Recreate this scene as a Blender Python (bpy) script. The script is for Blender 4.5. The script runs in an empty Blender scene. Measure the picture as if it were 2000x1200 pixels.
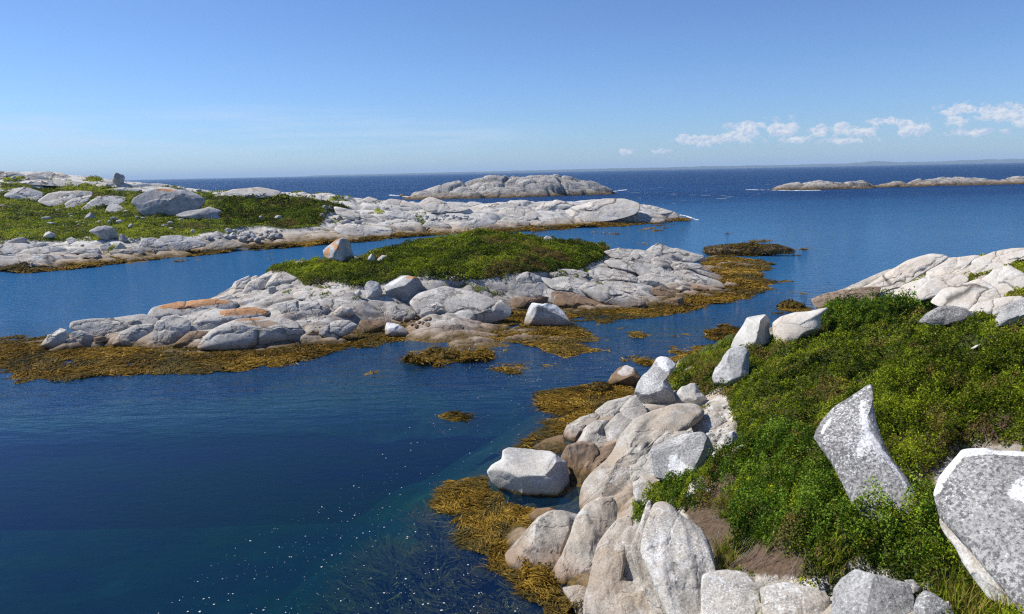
import bpy, bmesh, math, random
import numpy as np
from mathutils import Vector, Matrix

# ---------------------------------------------------------------- camera
H = 8.0                      # eye height above the water, metres
FPX = 1400.0                 # focal length in pixels of the 2000 px wide photograph
TILT = math.atan(0.02)       # the horizon runs up to the right
PITCH = math.atan(0.18853)
fw = np.array([0.0, math.cos(PITCH), -math.sin(PITCH)])
u0 = np.array([0.0, math.sin(PITCH), math.cos(PITCH)])
r0 = np.array([1.0, 0.0, 0.0])
rt = r0 * math.cos(TILT) - u0 * math.sin(TILT)
up = u0 * math.cos(TILT) + r0 * math.sin(TILT)
CAM = np.array([0.0, 0.0, H])

scene = bpy.context.scene
cam_data = bpy.data.cameras.new("camera")
cam = bpy.data.objects.new("camera", cam_data)
scene.collection.objects.link(cam)
cam.matrix_world = Matrix(((rt[0], up[0], -fw[0], 0), (rt[1], up[1], -fw[1], 0), (rt[2], up[2], -fw[2], H), (0, 0, 0, 1)))
cam_data.sensor_width = 36.0
cam_data.lens = 36.0 * FPX / 2000.0
cam_data.clip_start = 0.1
cam_data.clip_end = 120000.0
scene.camera = cam
scene.cycles.use_denoising = False
scene.cycles.filter_width = 1.25
scene.cycles.sample_clamp_indirect = 3.0
scene.cycles.sample_clamp_direct = 1.4

# ---------------------------------------------------------------- light
SUN_AZ, SUN_EL = math.radians(-72), math.radians(48)     # azimuth from +Y, negative = left
world = bpy.data.worlds.new("World")
scene.world = world
world.use_nodes = True
scene.view_settings.view_transform = 'Standard'
scene.view_settings.look = 'None'
scene.view_settings.exposure = 0.5
scene.view_settings.gamma = 1.0
sun_d = bpy.data.lights.new("sun", 'SUN')
sun_d.energy = 4.3
sun_d.angle = math.radians(0.5)
sun_d.color = (1.0, 0.96, 0.9)
sun = bpy.data.objects.new("sun", sun_d)
scene.collection.objects.link(sun)
sdir = Vector((math.sin(SUN_AZ) * math.cos(SUN_EL), math.cos(SUN_AZ) * math.cos(SUN_EL), math.sin(SUN_EL)))
sun.rotation_euler = sdir.to_track_quat('Z', 'Y').to_euler()

def build_world():
    nt = world.node_tree
    nt.nodes.clear()
    N, L = nt.nodes.new, nt.links.new
    out = N('ShaderNodeOutputWorld'); bg = N('ShaderNodeBackground')
    sky = N('ShaderNodeTexSky'); sky.sky_type = 'NISHITA'; sky.sun_disc = False
    sky.sun_elevation = SUN_EL; sky.sun_rotation = SUN_AZ
    sky.altitude = 0; sky.air_density = 1.0; sky.dust_density = 0.25; sky.ozone_density = 2.2
    bg.inputs['Strength'].default_value = SKY_STRENGTH
    tc = N('ShaderNodeTexCoord'); sep = N('ShaderNodeSeparateXYZ'); L(tc.outputs['Generated'], sep.inputs[0])
    def M(op, a, b=None, c=None, clamp=False):
        m = N('ShaderNodeMath'); m.operation = op; m.use_clamp = clamp
        for i, v in enumerate((a, b, c)):
            if v is None: continue
            if isinstance(v, (int, float)): m.inputs[i].default_value = v
            else: L(v, m.inputs[i])
        return m.outputs[0]
    x, y, z = sep.outputs
    az = M('ARCTAN2', x, y)                               # radians from +Y, right positive
    hor = M('SQRT', M('ADD', M('MULTIPLY', x, x), M('MULTIPLY', y, y)))
    el = M('ARCTAN2', z, hor)
    def noise(sx, sy, detail, rough, seed):
        cmb = N('ShaderNodeCombineXYZ'); L(M('MULTIPLY', az, sx), cmb.inputs[0]); L(M('MULTIPLY', el, sy), cmb.inputs[1]); cmb.inputs[2].default_value = seed
        n = N('ShaderNodeTexNoise'); n.inputs['Scale'].default_value = 1.0; n.inputs['Detail'].default_value = detail; n.inputs['Roughness'].default_value = rough
        L(cmb.outputs[0], n.inputs['Vector']); return n.outputs['Fac']
    puff = noise(88, 118, 8, 0.6, 3.1)
    big = noise(14, 30, 2, 0.5, 7.7)
    def bank(a0, e0, ra, re):
        # soft ellipse round (azimuth, elevation) in degrees, 1 in the middle
        da = M('DIVIDE', M('SUBTRACT', az, math.radians(a0)), math.radians(ra))
        de = M('DIVIDE', M('SUBTRACT', el, math.radians(e0)), math.radians(re))
        d = M('SQRT', M('ADD', M('MULTIPLY', da, da), M('MULTIPLY', de, de)))
        return M('SUBTRACT', 1.0, d, clamp=True)
    def azel(px, py):
        d = fw + (px - 1000) / FPX * rt + (600 - py) / FPX * up
        return math.degrees(math.atan2(d[0], d[1])), math.degrees(math.atan2(d[2], math.hypot(d[0], d[1])))
    banks = [(1345, 275, 30, 14), (1380, 275, 42, 13), (1445, 262, 46, 20), (1468, 246, 38, 10), (1524, 254, 36, 22), (1555, 272, 30, 8), (1600, 256, 24, 12), (1640, 252, 26, 16), (1690, 255, 30, 14),
             (1725, 238, 42, 9), (1770, 250, 22, 20), (1800, 252, 16, 18), (1650, 275, 60, 8), (1880, 215, 56, 14), (1960, 222, 60, 18), (1865, 235, 26, 13), (2000, 232, 50, 16), (1900, 260, 60, 8), (1225, 297, 20, 7), (1290, 296, 26, 6)]
    tot = None
    for (px, py, rx, ry) in banks:
        a, e = azel(px, py); a2, _ = azel(px + rx, py); _, e2 = azel(px, py - ry)
        b = bank(a, e, max(abs(a2 - a), .3) * 1.6, abs(e2 - e) * 1.55)
        tot = b if tot is None else M('MAXIMUM', tot, b)
    dens = M('ADD', M('MULTIPLY', tot, 0.85), M('MULTIPLY', M('SUBTRACT', puff, 0.5), 2.1))
    inside = M('MULTIPLY', tot, 5.0, clamp=True)
    mask = M('MULTIPLY', M('MULTIPLY', M('SUBTRACT', dens, 0.31), 4.2, clamp=True), inside)
    # shading inside the cloud: brighter where the same noise, sampled a little lower, is denser
    cmb = N('ShaderNodeCombineXYZ'); L(M('MULTIPLY', M('ADD', az, 0.003), 88), cmb.inputs[0]); L(M('MULTIPLY', M('SUBTRACT', el, 0.003), 118), cmb.inputs[1]); cmb.inputs[2].default_value = 3.1
    n2 = N('ShaderNodeTexNoise'); n2.inputs['Scale'].default_value = 1.0; n2.inputs['Detail'].default_value = 8; n2.inputs['Roughness'].default_value = 0.62; L(cmb.outputs[0], n2.inputs['Vector'])
    lit = M('ADD', M('MULTIPLY', M('SUBTRACT', n2.outputs['Fac'], puff), 4.0), 0.55, clamp=True)
    cr = N('ShaderNodeMix'); cr.data_type = 'RGBA'; L(lit, cr.inputs[0])
    k = 0.74 / SKY_STRENGTH
    cr.inputs[6].default_value = (0.50 * k, 0.60 * k, 0.78 * k, 1); cr.inputs[7].default_value = (0.84 * k, 0.85 * k, 0.87 * k, 1)
    # thin high streaks low on the left
    st = noise(5, 70, 5, 0.6, 1.3)
    a, e = azel(250, 265)
    stb = bank(a, e, 34, 2.6)
    a, e = azel(850, 270)
    stb = M('MAXIMUM', stb, M('MULTIPLY', bank(a, e, 9, 1.4), 0.9))
    stm = M('MULTIPLY', M('MULTIPLY', M('SUBTRACT', st, 0.40), 4.0, clamp=True), M('MULTIPLY', stb, 1.2, clamp=True))
    stm = M('MULTIPLY', stm, 0.55)
    # the sky itself: nudge the hue towards the photograph's clear blue
    tint = N('ShaderNodeMix'); tint.data_type = 'RGBA'; tint.blend_type = 'MULTIPLY'; tint.inputs[0].default_value = 1.0
    L(sky.outputs[0], tint.inputs[6])
    lowf = M('SUBTRACT', 1.0, M('DIVIDE', el, math.radians(11)), clamp=True)
    tl = N('ShaderNodeMix'); tl.data_type = 'RGBA'; L(lowf, tl.inputs[0]); tl.inputs[6].default_value = SKY_TINT
    tl.inputs[7].default_value = tuple(a * b for a, b in zip(SKY_TINT, SKY_LOW)); L(tl.outputs[2], tint.inputs[7])
    m1 = N('ShaderNodeMix'); m1.data_type = 'RGBA'; L(stm, m1.inputs[0]); L(tint.outputs[2], m1.inputs[6]); m1.inputs[7].default_value = (0.62 * k, 0.74 * k, 0.92 * k, 1)
    m2 = N('ShaderNodeMix'); m2.data_type = 'RGBA'; L(M('MULTIPLY', mask, 0.88), m2.inputs[0]); L(m1.outputs[2], m2.inputs[6]); L(cr.outputs[2], m2.inputs[7])
    L(m2.outputs[2], bg.inputs['Color']); L(bg.outputs[0], out.inputs['Surface'])
SKY_STRENGTH = 0.064
SKY_TINT = (0.72, 0.955, 1.38, 1)
SKY_LOW = (1.06, 1.12, 1.19, 1)     # clear marine air near the horizon
build_world()

# ---------------------------------------------------------------- projection
def rays(px, py):
    px = np.asarray(px, float); py = np.asarray(py, float)
    return fw + ((px - 1000) / FPX)[..., None] * rt + ((600 - py) / FPX)[..., None] * up
def onz(px, py, z=0.0):                     # point of the level z under that pixel
    d = rays(px, py); t = (z - H) / d[..., 2]
    return CAM + d * t[..., None]
def atd(px, py, D):                         # point at forward distance D
    d = rays(px, py); t = D / d[..., 1]
    return CAM + d * np.asarray(t)[..., None]
def project(p):
    q = p - CAM; zz = q @ fw
    zz = np.where(zz < 0.1, 0.1, zz)
    return 1000 + FPX * (q @ rt) / zz, 600 - FPX * (q @ up) / zz
def zz(ox, oy, s, pts):                     # coordinates read off an enlarged crop
    return [(ox + x * s, oy + y * s) for x, y in pts]
Z1 = lambda *p: zz(0, 310, .35, p)
Z2 = lambda *p: zz(400, 420, .35, p)
Z3 = lambda *p: zz(1000, 420, .30, p)
Z4 = lambda *p: zz(1300, 440, .35, p)
Z5 = lambda *p: zz(900, 640, .30, p)
Z6 = lambda *p: zz(840, 840, .30, p)
Z7 = lambda *p: zz(1350, 800, 1 / 3, p)
Z9 = lambda *p: zz(0, 320, .25, p)
ZA = lambda *p: zz(980, 960, .22, p)
ZB = lambda *p: zz(1560, 720, .2333, p)
ZC = lambda *p: zz(1560, 480, .2333, p)
ZD = lambda *p: zz(1040, 480, .24, p)
ZE = lambda *p: zz(560, 340, .25, p)

# ---------------------------------------------------------------- noise
_rs = np.random.RandomState(7)
PERM = np.concatenate([_rs.permutation(1024)] * 3).astype(np.int32)
GRAD = _rs.normal(size=(1024, 3)); GRAD /= np.linalg.norm(GRAD, axis=1)[:, None]
RND = _rs.rand(1024, 4)
def hash3(i, j, k=0):
    return PERM[(PERM[(PERM[i & 1023] + (j & 1023)) & 1023] + (k & 1023)) & 1023]
def perlin(p):
    i = np.floor(p).astype(np.int64); f = p - i; u = f * f * f * (f * (f * 6 - 15) + 10)
    r = 0
    for a in (0, 1):
        wa = u[:, 0] if a else 1 - u[:, 0]
        for b in (0, 1):
            wb = u[:, 1] if b else 1 - u[:, 1]
            for c in (0, 1):
                wc = u[:, 2] if c else 1 - u[:, 2]
                g = GRAD[hash3(i[:, 0] + a, i[:, 1] + b, i[:, 2] + c)]
                r = r + wa * wb * wc * ((f[:, 0] - a) * g[:, 0] + (f[:, 1] - b) * g[:, 1] + (f[:, 2] - c) * g[:, 2])
    return r * 1.6
def fbm(p, octv=4, gain=.5):
    r, a = 0, 1.0
    for o in range(octv):
        r = r + a * perlin(p * (2.03 ** o) + 17.3 * o); a *= gain
    return r
def n2d(x, y, s, seed=0., octv=4, gain=.5):
    return fbm(np.stack([x.ravel() * s, y.ravel() * s, np.full(x.size, seed + .37)], 1), octv, gain).reshape(x.shape)
def worley(x, y, seed=0):
    """nearest jittered cell: id hash, offset from its centre, distance to the border"""
    i0 = np.floor(x).astype(np.int64); j0 = np.floor(y).astype(np.int64)
    F1 = np.full(x.shape, 1e9); F2 = F1.copy(); cid = np.zeros(x.shape, np.int64); cx = np.zeros(x.shape); cy = cx.copy()
    for a in (-1, 0, 1):
        for b in (-1, 0, 1):
            h = hash3(i0 + a, j0 + b, seed); r = RND[h]
            qx = i0 + a + .1 + .8 * r[..., 0]; qy = j0 + b + .1 + .8 * r[..., 1]
            d = (x - qx) ** 2 + (y - qy) ** 2
            near = d < F1
            F2 = np.where(near, F1, np.minimum(F2, d))
            cid = np.where(near, h, cid); cx = np.where(near, x - qx, cx); cy = np.where(near, y - qy, cy)
            F1 = np.where(near, d, F1)
    return cid, cx, cy, (np.sqrt(F2) - np.sqrt(F1))
def inpoly(px, py, poly):
    r = np.zeros(px.shape, bool); n = len(poly); j = n - 1
    for i in range(n):
        xi, yi = poly[i]; xj, yj = poly[j]
        if yi != yj:
            c = ((yi > py) != (yj > py)) & (px < (xj - xi) * (py - yi) / (yj - yi) + xi)
            r ^= c
        j = i
    return r
def blur(a, s):
    """gaussian blur of a 2-D array, s in cells (sy, sx)"""
    for ax in (0, 1):
        sg = s[ax]
        if sg < .3: continue
        n = int(3 * sg) + 1; k = np.exp(-.5 * (np.arange(-n, n + 1) / sg) ** 2); k /= k.sum()
        pad = [(0, 0), (0, 0)]; pad[ax] = (n, n)
        b = np.pad(a, pad, mode='edge'); o = 0
        for q in range(2 * n + 1):
            o = o + k[q] * (b[q:q + a.shape[0], :] if ax == 0 else b[:, q:q + a.shape[1]])
        a = o
    return a
def sstep(a, b, x):
    t = np.clip((x - a) / (b - a), 0, 1); return t * t * (3 - 2 * t)

# ---------------------------------------------------------------- scene helpers
def tag(o, label=None, cat=None, group=None, kind=None):
    if label: o['label'] = label
    if cat: o['category'] = cat
    if group: o['group'] = group
    if kind: o['kind'] = kind
    return o
def link(o, parent=None):
    scene.collection.objects.link(o)
    if parent is not None:
        o.parent = parent
        o.matrix_parent_inverse = Matrix.Translation(parent.location).inverted()
    return o
def mesh_np(name, V, Fa, mat, smooth=True, attrs=None, loc=(0, 0, 0), parent=None):
    V = np.asarray(V, np.float32) - np.asarray(loc, np.float32)
    Fa = np.asarray(Fa, np.int32)
    me = bpy.data.meshes.new(name)
    me.vertices.add(len(V)); me.vertices.foreach_set('co', V.ravel())
    n, k = Fa.shape
    me.loops.add(n * k); me.loops.foreach_set('vertex_index', Fa.ravel())
    me.polygons.add(n); me.polygons.foreach_set('loop_start', np.arange(0, n * k, k, dtype=np.int32))
    me.polygons.foreach_set('loop_total', np.full(n, k, np.int32))
    me.polygons.foreach_set('use_smooth', np.full(n, smooth))
    me.update(calc_edges=True)
    for an, av in (attrs or {}).items():
        a = me.attributes.new(an, 'FLOAT', 'POINT'); a.data.foreach_set('value', np.asarray(av, np.float32).ravel())
    me.materials.append(mat)
    o = bpy.data.objects.new(name, me); o.location = loc
    return link(o, parent)

# ---------------------------------------------------------------- materials
class NT:
    def __init__(s, name):
        s.m = bpy.data.materials.new(name); s.m.use_nodes = True; s.t = s.m.node_tree; s.t.nodes.clear()
        s.out = s.t.nodes.new('ShaderNodeOutputMaterial')
        s.geo = s.t.nodes.new('ShaderNodeNewGeometry')
        s.pos = s.geo.outputs['Position']
    def N(s, ty): return s.t.nodes.new(ty)
    def put(s, sock, v):
        if isinstance(v, (int, float)): sock.default_value = v
        elif isinstance(v, tuple): sock.default_value = v if len(v) == len(sock.default_value) else v + (1,)
        else: s.t.links.new(v, sock)
    def math(s, op, a, b=None, clamp=False):
        m = s.N('ShaderNodeMath'); m.operation = op; m.use_clamp = clamp; s.put(m.inputs[0], a)
        if b is not None: s.put(m.inputs[1], b)
        return m.outputs[0]
    def mix(s, f, a, b, mode='MIX'):
        m = s.N('ShaderNodeMix'); m.data_type = 'RGBA'; m.blend_type = mode
        s.put(m.inputs[0], f); s.put(m.inputs[6], a); s.put(m.inputs[7], b); return m.outputs[2]
    def vec(s, v=None, scale=(1, 1, 1), loc=(0, 0, 0), rot=(0, 0, 0)):
        m = s.N('ShaderNodeMapping'); s.put(m.inputs[0], v or s.pos); m.inputs['Scale'].default_value = scale; m.inputs['Location'].default_value = loc; m.inputs['Rotation'].default_value = rot
        return m.outputs[0]
    def noise(s, scale, detail=4, rough=.5, v=None, dist=0.0, out='Fac'):
        n = s.N('ShaderNodeTexNoise'); s.put(n.inputs['Vector'], v or s.pos); n.inputs['Scale'].default_value = scale; n.inputs['Detail'].default_value = detail
        n.inputs['Roughness'].default_value = rough; n.inputs['Distortion'].default_value = dist; return n.outputs[out]
    def ramp(s, f, *stops, interp='LINEAR'):
        r = s.N('ShaderNodeValToRGB'); r.color_ramp.interpolation = interp; e = r.color_ramp.elements
        while len(e) < len(stops): e.new(.5)
        for q, (p, c) in zip(e, stops): q.position = p; q.color = (c, c, c, 1) if isinstance(c, (int, float)) else tuple(c) + (1,)
        s.put(r.inputs[0], f); return r.outputs[0]
    def attr(s, name):
        a = s.N('ShaderNodeAttribute'); a.attribute_name = name; return a.outputs['Fac']
    def bump(s, h, strength, dist, nrm=None):
        b = s.N('ShaderNodeBump'); s.put(b.inputs['Height'], h); b.inputs['Strength'].default_value = strength; b.inputs['Distance'].default_value = dist
        if nrm is not None: s.put(b.inputs['Normal'], nrm)
        return b.outputs[0]
    def princ(s, col, rough=.8, nrm=None, spec=.3):
        p = s.N('ShaderNodeBsdfPrincipled'); s.put(p.inputs['Base Color'], col); s.put(p.inputs['Roughness'], rough)
        p.inputs['Specular IOR Level'].default_value = spec
        if nrm is not None: s.put(p.inputs['Normal'], nrm)
        return p.outputs[0]

def mat_rock(name, pale, grey, speck=.35, sscale=24., lichen=.5, white=.3, dark=.0, tide=.45, crack=.0, cscale=1., warm=None, land=False, far=False, tidecol=(.15, .095, .05)):
    wb = lambda c: (c[0] * 1.02, c[1] * 1.0, c[2] * .95)
    pale, grey = wb(pale), wb(grey)
    t = NT(name)
    big = t.noise(.9 if not far else .25, 5, .6)
    c = t.mix(t.ramp(big, (.35, 0), (.62, 1)), pale, grey)
    if warm:
        w = t.noise(.7, 4, .6, t.vec(loc=(9, 3, 1)))
        c = t.mix(t.ramp(w, (.42, 0), (.62, .8)), c, warm)
    # grey lichen crust with ragged edges
    li = t.noise(2.6 if not far else .8, 9, .72, t.vec(loc=(3, 8, 5)))
    c = t.mix(t.math('MULTIPLY', t.ramp(li, (.50, 0), (.58, 1)), lichen), c, tuple(v * .55 for v in grey))
    wh = t.noise(1.7, 9, .7, t.vec(loc=(31, 2, 15)))
    c = t.mix(t.math('MULTIPLY', t.ramp(wh, (.54, 0), (.60, 1)), white), c, (.66, .65, .62))
    if dark:
        dk = t.noise(sscale, 4, .75, t.vec(loc=(4, 4, 4)))
        dm = t.noise(1.3, 5, .65, t.vec(loc=(14, 24, 4)))
        thr = t.math('SUBTRACT', t.math('ADD', dk, t.math('MULTIPLY', dm, .55)), .835 - dark * .10)
        c = t.mix(t.math('MULTIPLY', t.math('MULTIPLY', thr, 10., clamp=True), min(1., .45 + .4 * dark)), c, (.12, .115, .115))
        ws = t.noise(sscale * 1.25, 4, .75, t.vec(loc=(7, 14, 2)))
        c = t.mix(t.math('MULTIPLY', t.math('SUBTRACT', t.math('ADD', ws, t.math('MULTIPLY', t.noise(1.0, 5, .65, t.vec(loc=(24, 4, 9))), .6)), .865), 10., clamp=True), c, (.60, .595, .58))
    # vertex painted marks
    wp = t.attr('white'); wn = t.math('ADD', t.math('MULTIPLY', t.noise(7, 5, .7), .5), t.math('MULTIPLY', t.noise(32, 4, .7), .5))
    wf = t.math('MULTIPLY', t.math('SUBTRACT', t.math('ADD', t.math('MULTIPLY', wp, .62), t.math('MULTIPLY', t.math('SUBTRACT', wn, .5), 2.6)), .34), 6., clamp=True)
    wf = t.math('MULTIPLY', wf, t.math('MULTIPLY', wp, 4., clamp=True))
    c = t.mix(wf, c, (.72, .71, .68))
    op = t.attr('orange'); on = t.noise(5 if not far else 1.5, 8, .75)
    of = t.math('MULTIPLY', t.math('SUBTRACT', t.math('ADD', op, t.math('MULTIPLY', on, 1.0)), 1.12), 6., clamp=True)
    c = t.mix(t.math('MULTIPLY', of, .8), c, (.46, .20, .055))
    bp = t.attr('brown')
    bf = t.math('MULTIPLY', t.math('SUBTRACT', t.math('ADD', bp, t.math('MULTIPLY', t.noise(2.5, 7, .7), .8)), .95), 4., clamp=True)
    c = t.mix(t.math('MULTIPLY', bf, .85), c, (.24, .165, .105))
    # crystals
    sp = t.noise(sscale, 3, .75, t.vec(loc=(1, 1, 7)))
    c = t.mix(1.0, c, t.ramp(sp, (.3, 1 - speck), (.5, 1.0), (.72, 1 + speck * .5)), 'MULTIPLY')
    nrm_h = None
    h = t.noise(3.5, 8, .62)
    h = t.math('ADD', h, t.math('MULTIPLY', t.noise(28, 6, .75), .34))
    if crack:
        warp = t.noise(1.2 * cscale, 4, .6, out='Color')
        vv = t.N('ShaderNodeVectorMath'); vv.operation = 'MULTIPLY_ADD'
        t.put(vv.inputs[0], warp); vv.inputs[1].default_value = (.9, .9, .9)
        t.put(vv.inputs[2], t.vec(scale=(.38 * cscale, .85 * cscale, 1.1 * cscale), rot=(.15, .2, .35)))
        vo = t.N('ShaderNodeTexVoronoi'); vo.feature = 'DISTANCE_TO_EDGE'; t.put(vo.inputs['Vector'], vv.outputs[0]); vo.inputs['Scale'].default_value = 1.
        cm = t.ramp(vo.outputs['Distance'], (.0, 0), (.03, 1))
        h = t.math('ADD', h, t.math('MULTIPLY', cm, crack * 1.6))
        brk = t.ramp(t.noise(.8, 3, .5, t.vec(loc=(50, 3, 2))), (.4, 0), (.55, 1))
        c = t.mix(t.math('MULTIPLY', t.math('MULTIPLY', t.math('SUBTRACT', 1., cm), crack), brk), c, (.07, .065, .055))
    # tide marks: brown then nearly black algae on the lowest rock
    sep = t.N('ShaderNodeSeparateXYZ'); t.put(sep.inputs[0], t.pos)
    zt = t.math('ADD', sep.outputs[2], t.math('MULTIPLY', t.math('SUBTRACT', t.noise(1.3, 6, .65), .5), tide * 1.6))
    f1 = t.N('ShaderNodeMapRange'); t.put(f1.inputs[0], zt); f1.inputs[1].default_value = tide * .5; f1.inputs[2].default_value = tide * 1.7; f1.inputs[3].default_value = 1; f1.inputs[4].default_value = 0
    f2 = t.N('ShaderNodeMapRange'); t.put(f2.inputs[0], zt); f2.inputs[1].default_value = tide * .2; f2.inputs[2].default_value = tide * .62; f2.inputs[3].default_value = 1; f2.inputs[4].default_value = 0
    c = t.mix(t.math('MULTIPLY', f1.outputs[0], .72), c, tuple(v * 1.6 for v in tidecol))
    wcol = t.mix(t.ramp(t.noise(9, 6, .7), (.4, 0), (.62, 1)), (.035, .028, .016), (.17, .105, .025))
    c = t.mix(f2.outputs[0], c, wcol)
    c = t.mix(t.math('MULTIPLY', t.attr('groove'), .8), c, (.05, .045, .04))
    if land:
        f3 = t.N('ShaderNodeMapRange'); t.put(f3.inputs[0], sep.outputs[2]); f3.inputs[1].default_value = -.4; f3.inputs[2].default_value = -2.0; f3.inputs[3].default_value = 0; f3.inputs[4].default_value = 1
        c = t.mix(f3.outputs[0], c, t.ramp(t.noise(.45, 7, .65), (.35, (.012, .03, .02)), (.55, (.05, .06, .025)), (.7, (.16, .13, .06))))
        vg = t.attr('veg')
        vn = t.noise(1.6, 7, .65, t.vec(loc=(5, 5, 5)))
        gcol = t.mix(t.ramp(t.noise(22, 5, .75), (.42, 0), (.58, 1)), t.ramp(vn, (.3, (.010, .014, .003)), (.6, (.03, .035, .008)), (.75, (.07, .05, .02))), t.ramp(vn, (.3, (.035, .055, .008)), (.55, (.08, .11, .012)), (.75, (.15, .13, .03))))
        soil = t.mix(t.ramp(t.noise(12, 6, .7), (.35, 0), (.65, 1)), (.045, .026, .018), (.16, .10, .065))
        gcol = t.mix(t.attr('soil'), gcol, soil)
        vf = t.math('MULTIPLY', t.math('SUBTRACT', t.math('ADD', vg, t.math('MULTIPLY', t.math('SUBTRACT', t.noise(3, 6, .7), .5), .6)), .42), 8., clamp=True)
        c = t.mix(vf, c, gcol)

    nrm = t.bump(h, .55 if not far else .8, .05 if not far else .3)
    t.t.links.new(t.princ(c, .85, nrm, .2), t.out.inputs[0])
    return t.m

MR = {}
def mats():
    MR['near'] = mat_rock('granite near shore', (.52, .49, .44), (.38, .36, .33), .42, 30, .35, .5, warm=(.36, .30, .23), dark=.1, crack=.3, cscale=.9, tide=.16, tidecol=(.19, .13, .08))
    MR['ramp'] = mat_rock('granite warm', (.48, .45, .395), (.35, .325, .29), .42, 30, .3, .3, warm=(.34, .265, .19), crack=.35, cscale=1.0, tide=.22, tidecol=(.17, .11, .07))
    MR['white'] = mat_rock('granite pale boulder', (.60, .59, .56), (.46, .45, .43), .32, 26, .28, .5, warm=(.52, .47, .40), tide=.2, tidecol=(.3, .24, .17))
    MR['speck'] = mat_rock('granite speckled', (.42, .415, .405), (.30, .30, .30), .5, 26, .3, .3, dark=.5, tide=.2)
    MR['dark'] = mat_rock('granite dark lichen', (.44, .43, .42), (.29, .285, .28), .5, 24, .25, .12, dark=1.15, tide=.1)
    MR['bould'] = mat_rock('granite grey boulder', (.46, .455, .45), (.34, .34, .345), .35, 12, .4, .4, dark=.25, tide=.35)
    MR['mid'] = mat_rock('granite island ledge', (.52, .50, .465), (.37, .36, .345), .3, 14, .38, .4, tide=.36, crack=.65, cscale=.7, warm=(.42, .375, .32))
    MR['brown'] = mat_rock('granite brown', (.27, .20, .145), (.17, .12, .09), .3, 16, .3, .1, tide=.5)
    MR['head'] = mat_rock('granite headland', (.54, .525, .50), (.42, .41, .40), .22, 7, .3, .3, tide=.75, crack=.5, cscale=.45, tidecol=(.14, .085, .03))
    MR['outc'] = mat_rock('granite headland outcrop', (.42, .41, .41), (.30, .295, .30), .3, 7, .4, .25, tide=.5, crack=.3, cscale=.35)
    MR['slab'] = mat_rock('granite pale slab', (.62, .59, .54), (.50, .475, .44), .2, 14, .15, .4, tide=.45, crack=.28, cscale=.6, warm=(.52, .44, .35))
    MR['lnear'] = mat_rock('near shore ground', (.44, .41, .36), (.32, .30, .265), .5, 18, .3, .5, land=True, tide=.4, crack=.25, cscale=.6, warm=(.42, .35, .27))
    MR['lmid'] = mat_rock('island ground', (.52, .50, .47), (.36, .35, .335), .3, 14, .45, .35, land=True, tide=.42, crack=.7, cscale=1.0, warm=(.34, .29, .24))
    MR['lhead'] = mat_rock('headland ground', (.58, .565, .54), (.42, .41, .395), .22, 7, .3, .3, land=True, tide=.85, crack=.7, cscale=.6, tidecol=(.15, .09, .03))
    MR['lfar'] = mat_rock('islet ground', (.50, .48, .45), (.32, .31, .30), .2, 3, .4, .3, land=True, tide=1.3, crack=.7, cscale=.35, far=True, tidecol=(.13, .085, .045))
    MR['reef'] = mat_rock('weed covered reef', (.12, .09, .05), (.05, .04, .02), .4, 12, .5, .0, tide=.5)
mats()

def mat_leaf(name, lo, mid, hi, dry):
    t = NT(name)
    f = t.attr('tint')
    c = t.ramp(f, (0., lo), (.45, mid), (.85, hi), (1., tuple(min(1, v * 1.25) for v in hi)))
    c = t.mix(t.attr('dry'), c, dry)
    p = t.princ(c, .7, None, .06)
    tr = t.N('ShaderNodeBsdfTranslucent'); t.put(tr.inputs[0], c)
    ms = t.N('ShaderNodeMixShader'); ms.inputs[0].default_value = .28; t.put(ms.inputs[1], p); t.put(ms.inputs[2], tr.outputs[0])
    t.t.links.new(ms.outputs[0], t.out.inputs[0]); return t.m
ML = {'heath': mat_leaf('heath leaves', (.010, .020, .001), (.098, .145, .006), (.33, .38, .02), (.24, .15, .05)),
      'bush': mat_leaf('bayberry leaves', (.008, .022, .002), (.062, .130, .009), (.23, .34, .03), (.18, .13, .05)),
      'grass': mat_leaf('shore grass', (.05, .075, .005), (.21, .27, .012), (.42, .44, .035), (.28, .19, .06)),
      'weed': mat_leaf('seaweed fronds', (.024, .017, .004), (.185, .108, .012), (.40, .25, .04), (.08, .072, .03))}
def mat_plain(name, col, rough=.8, scale=8., var=.4):
    t = NT(name); c = t.mix(1., col, t.ramp(t.noise(scale, 5, .6), (.3, 1 - var), (.7, 1 + var * .3)), 'MULTIPLY')
    t.t.links.new(t.princ(c, rough), t.out.inputs[0]); return t.m
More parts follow.
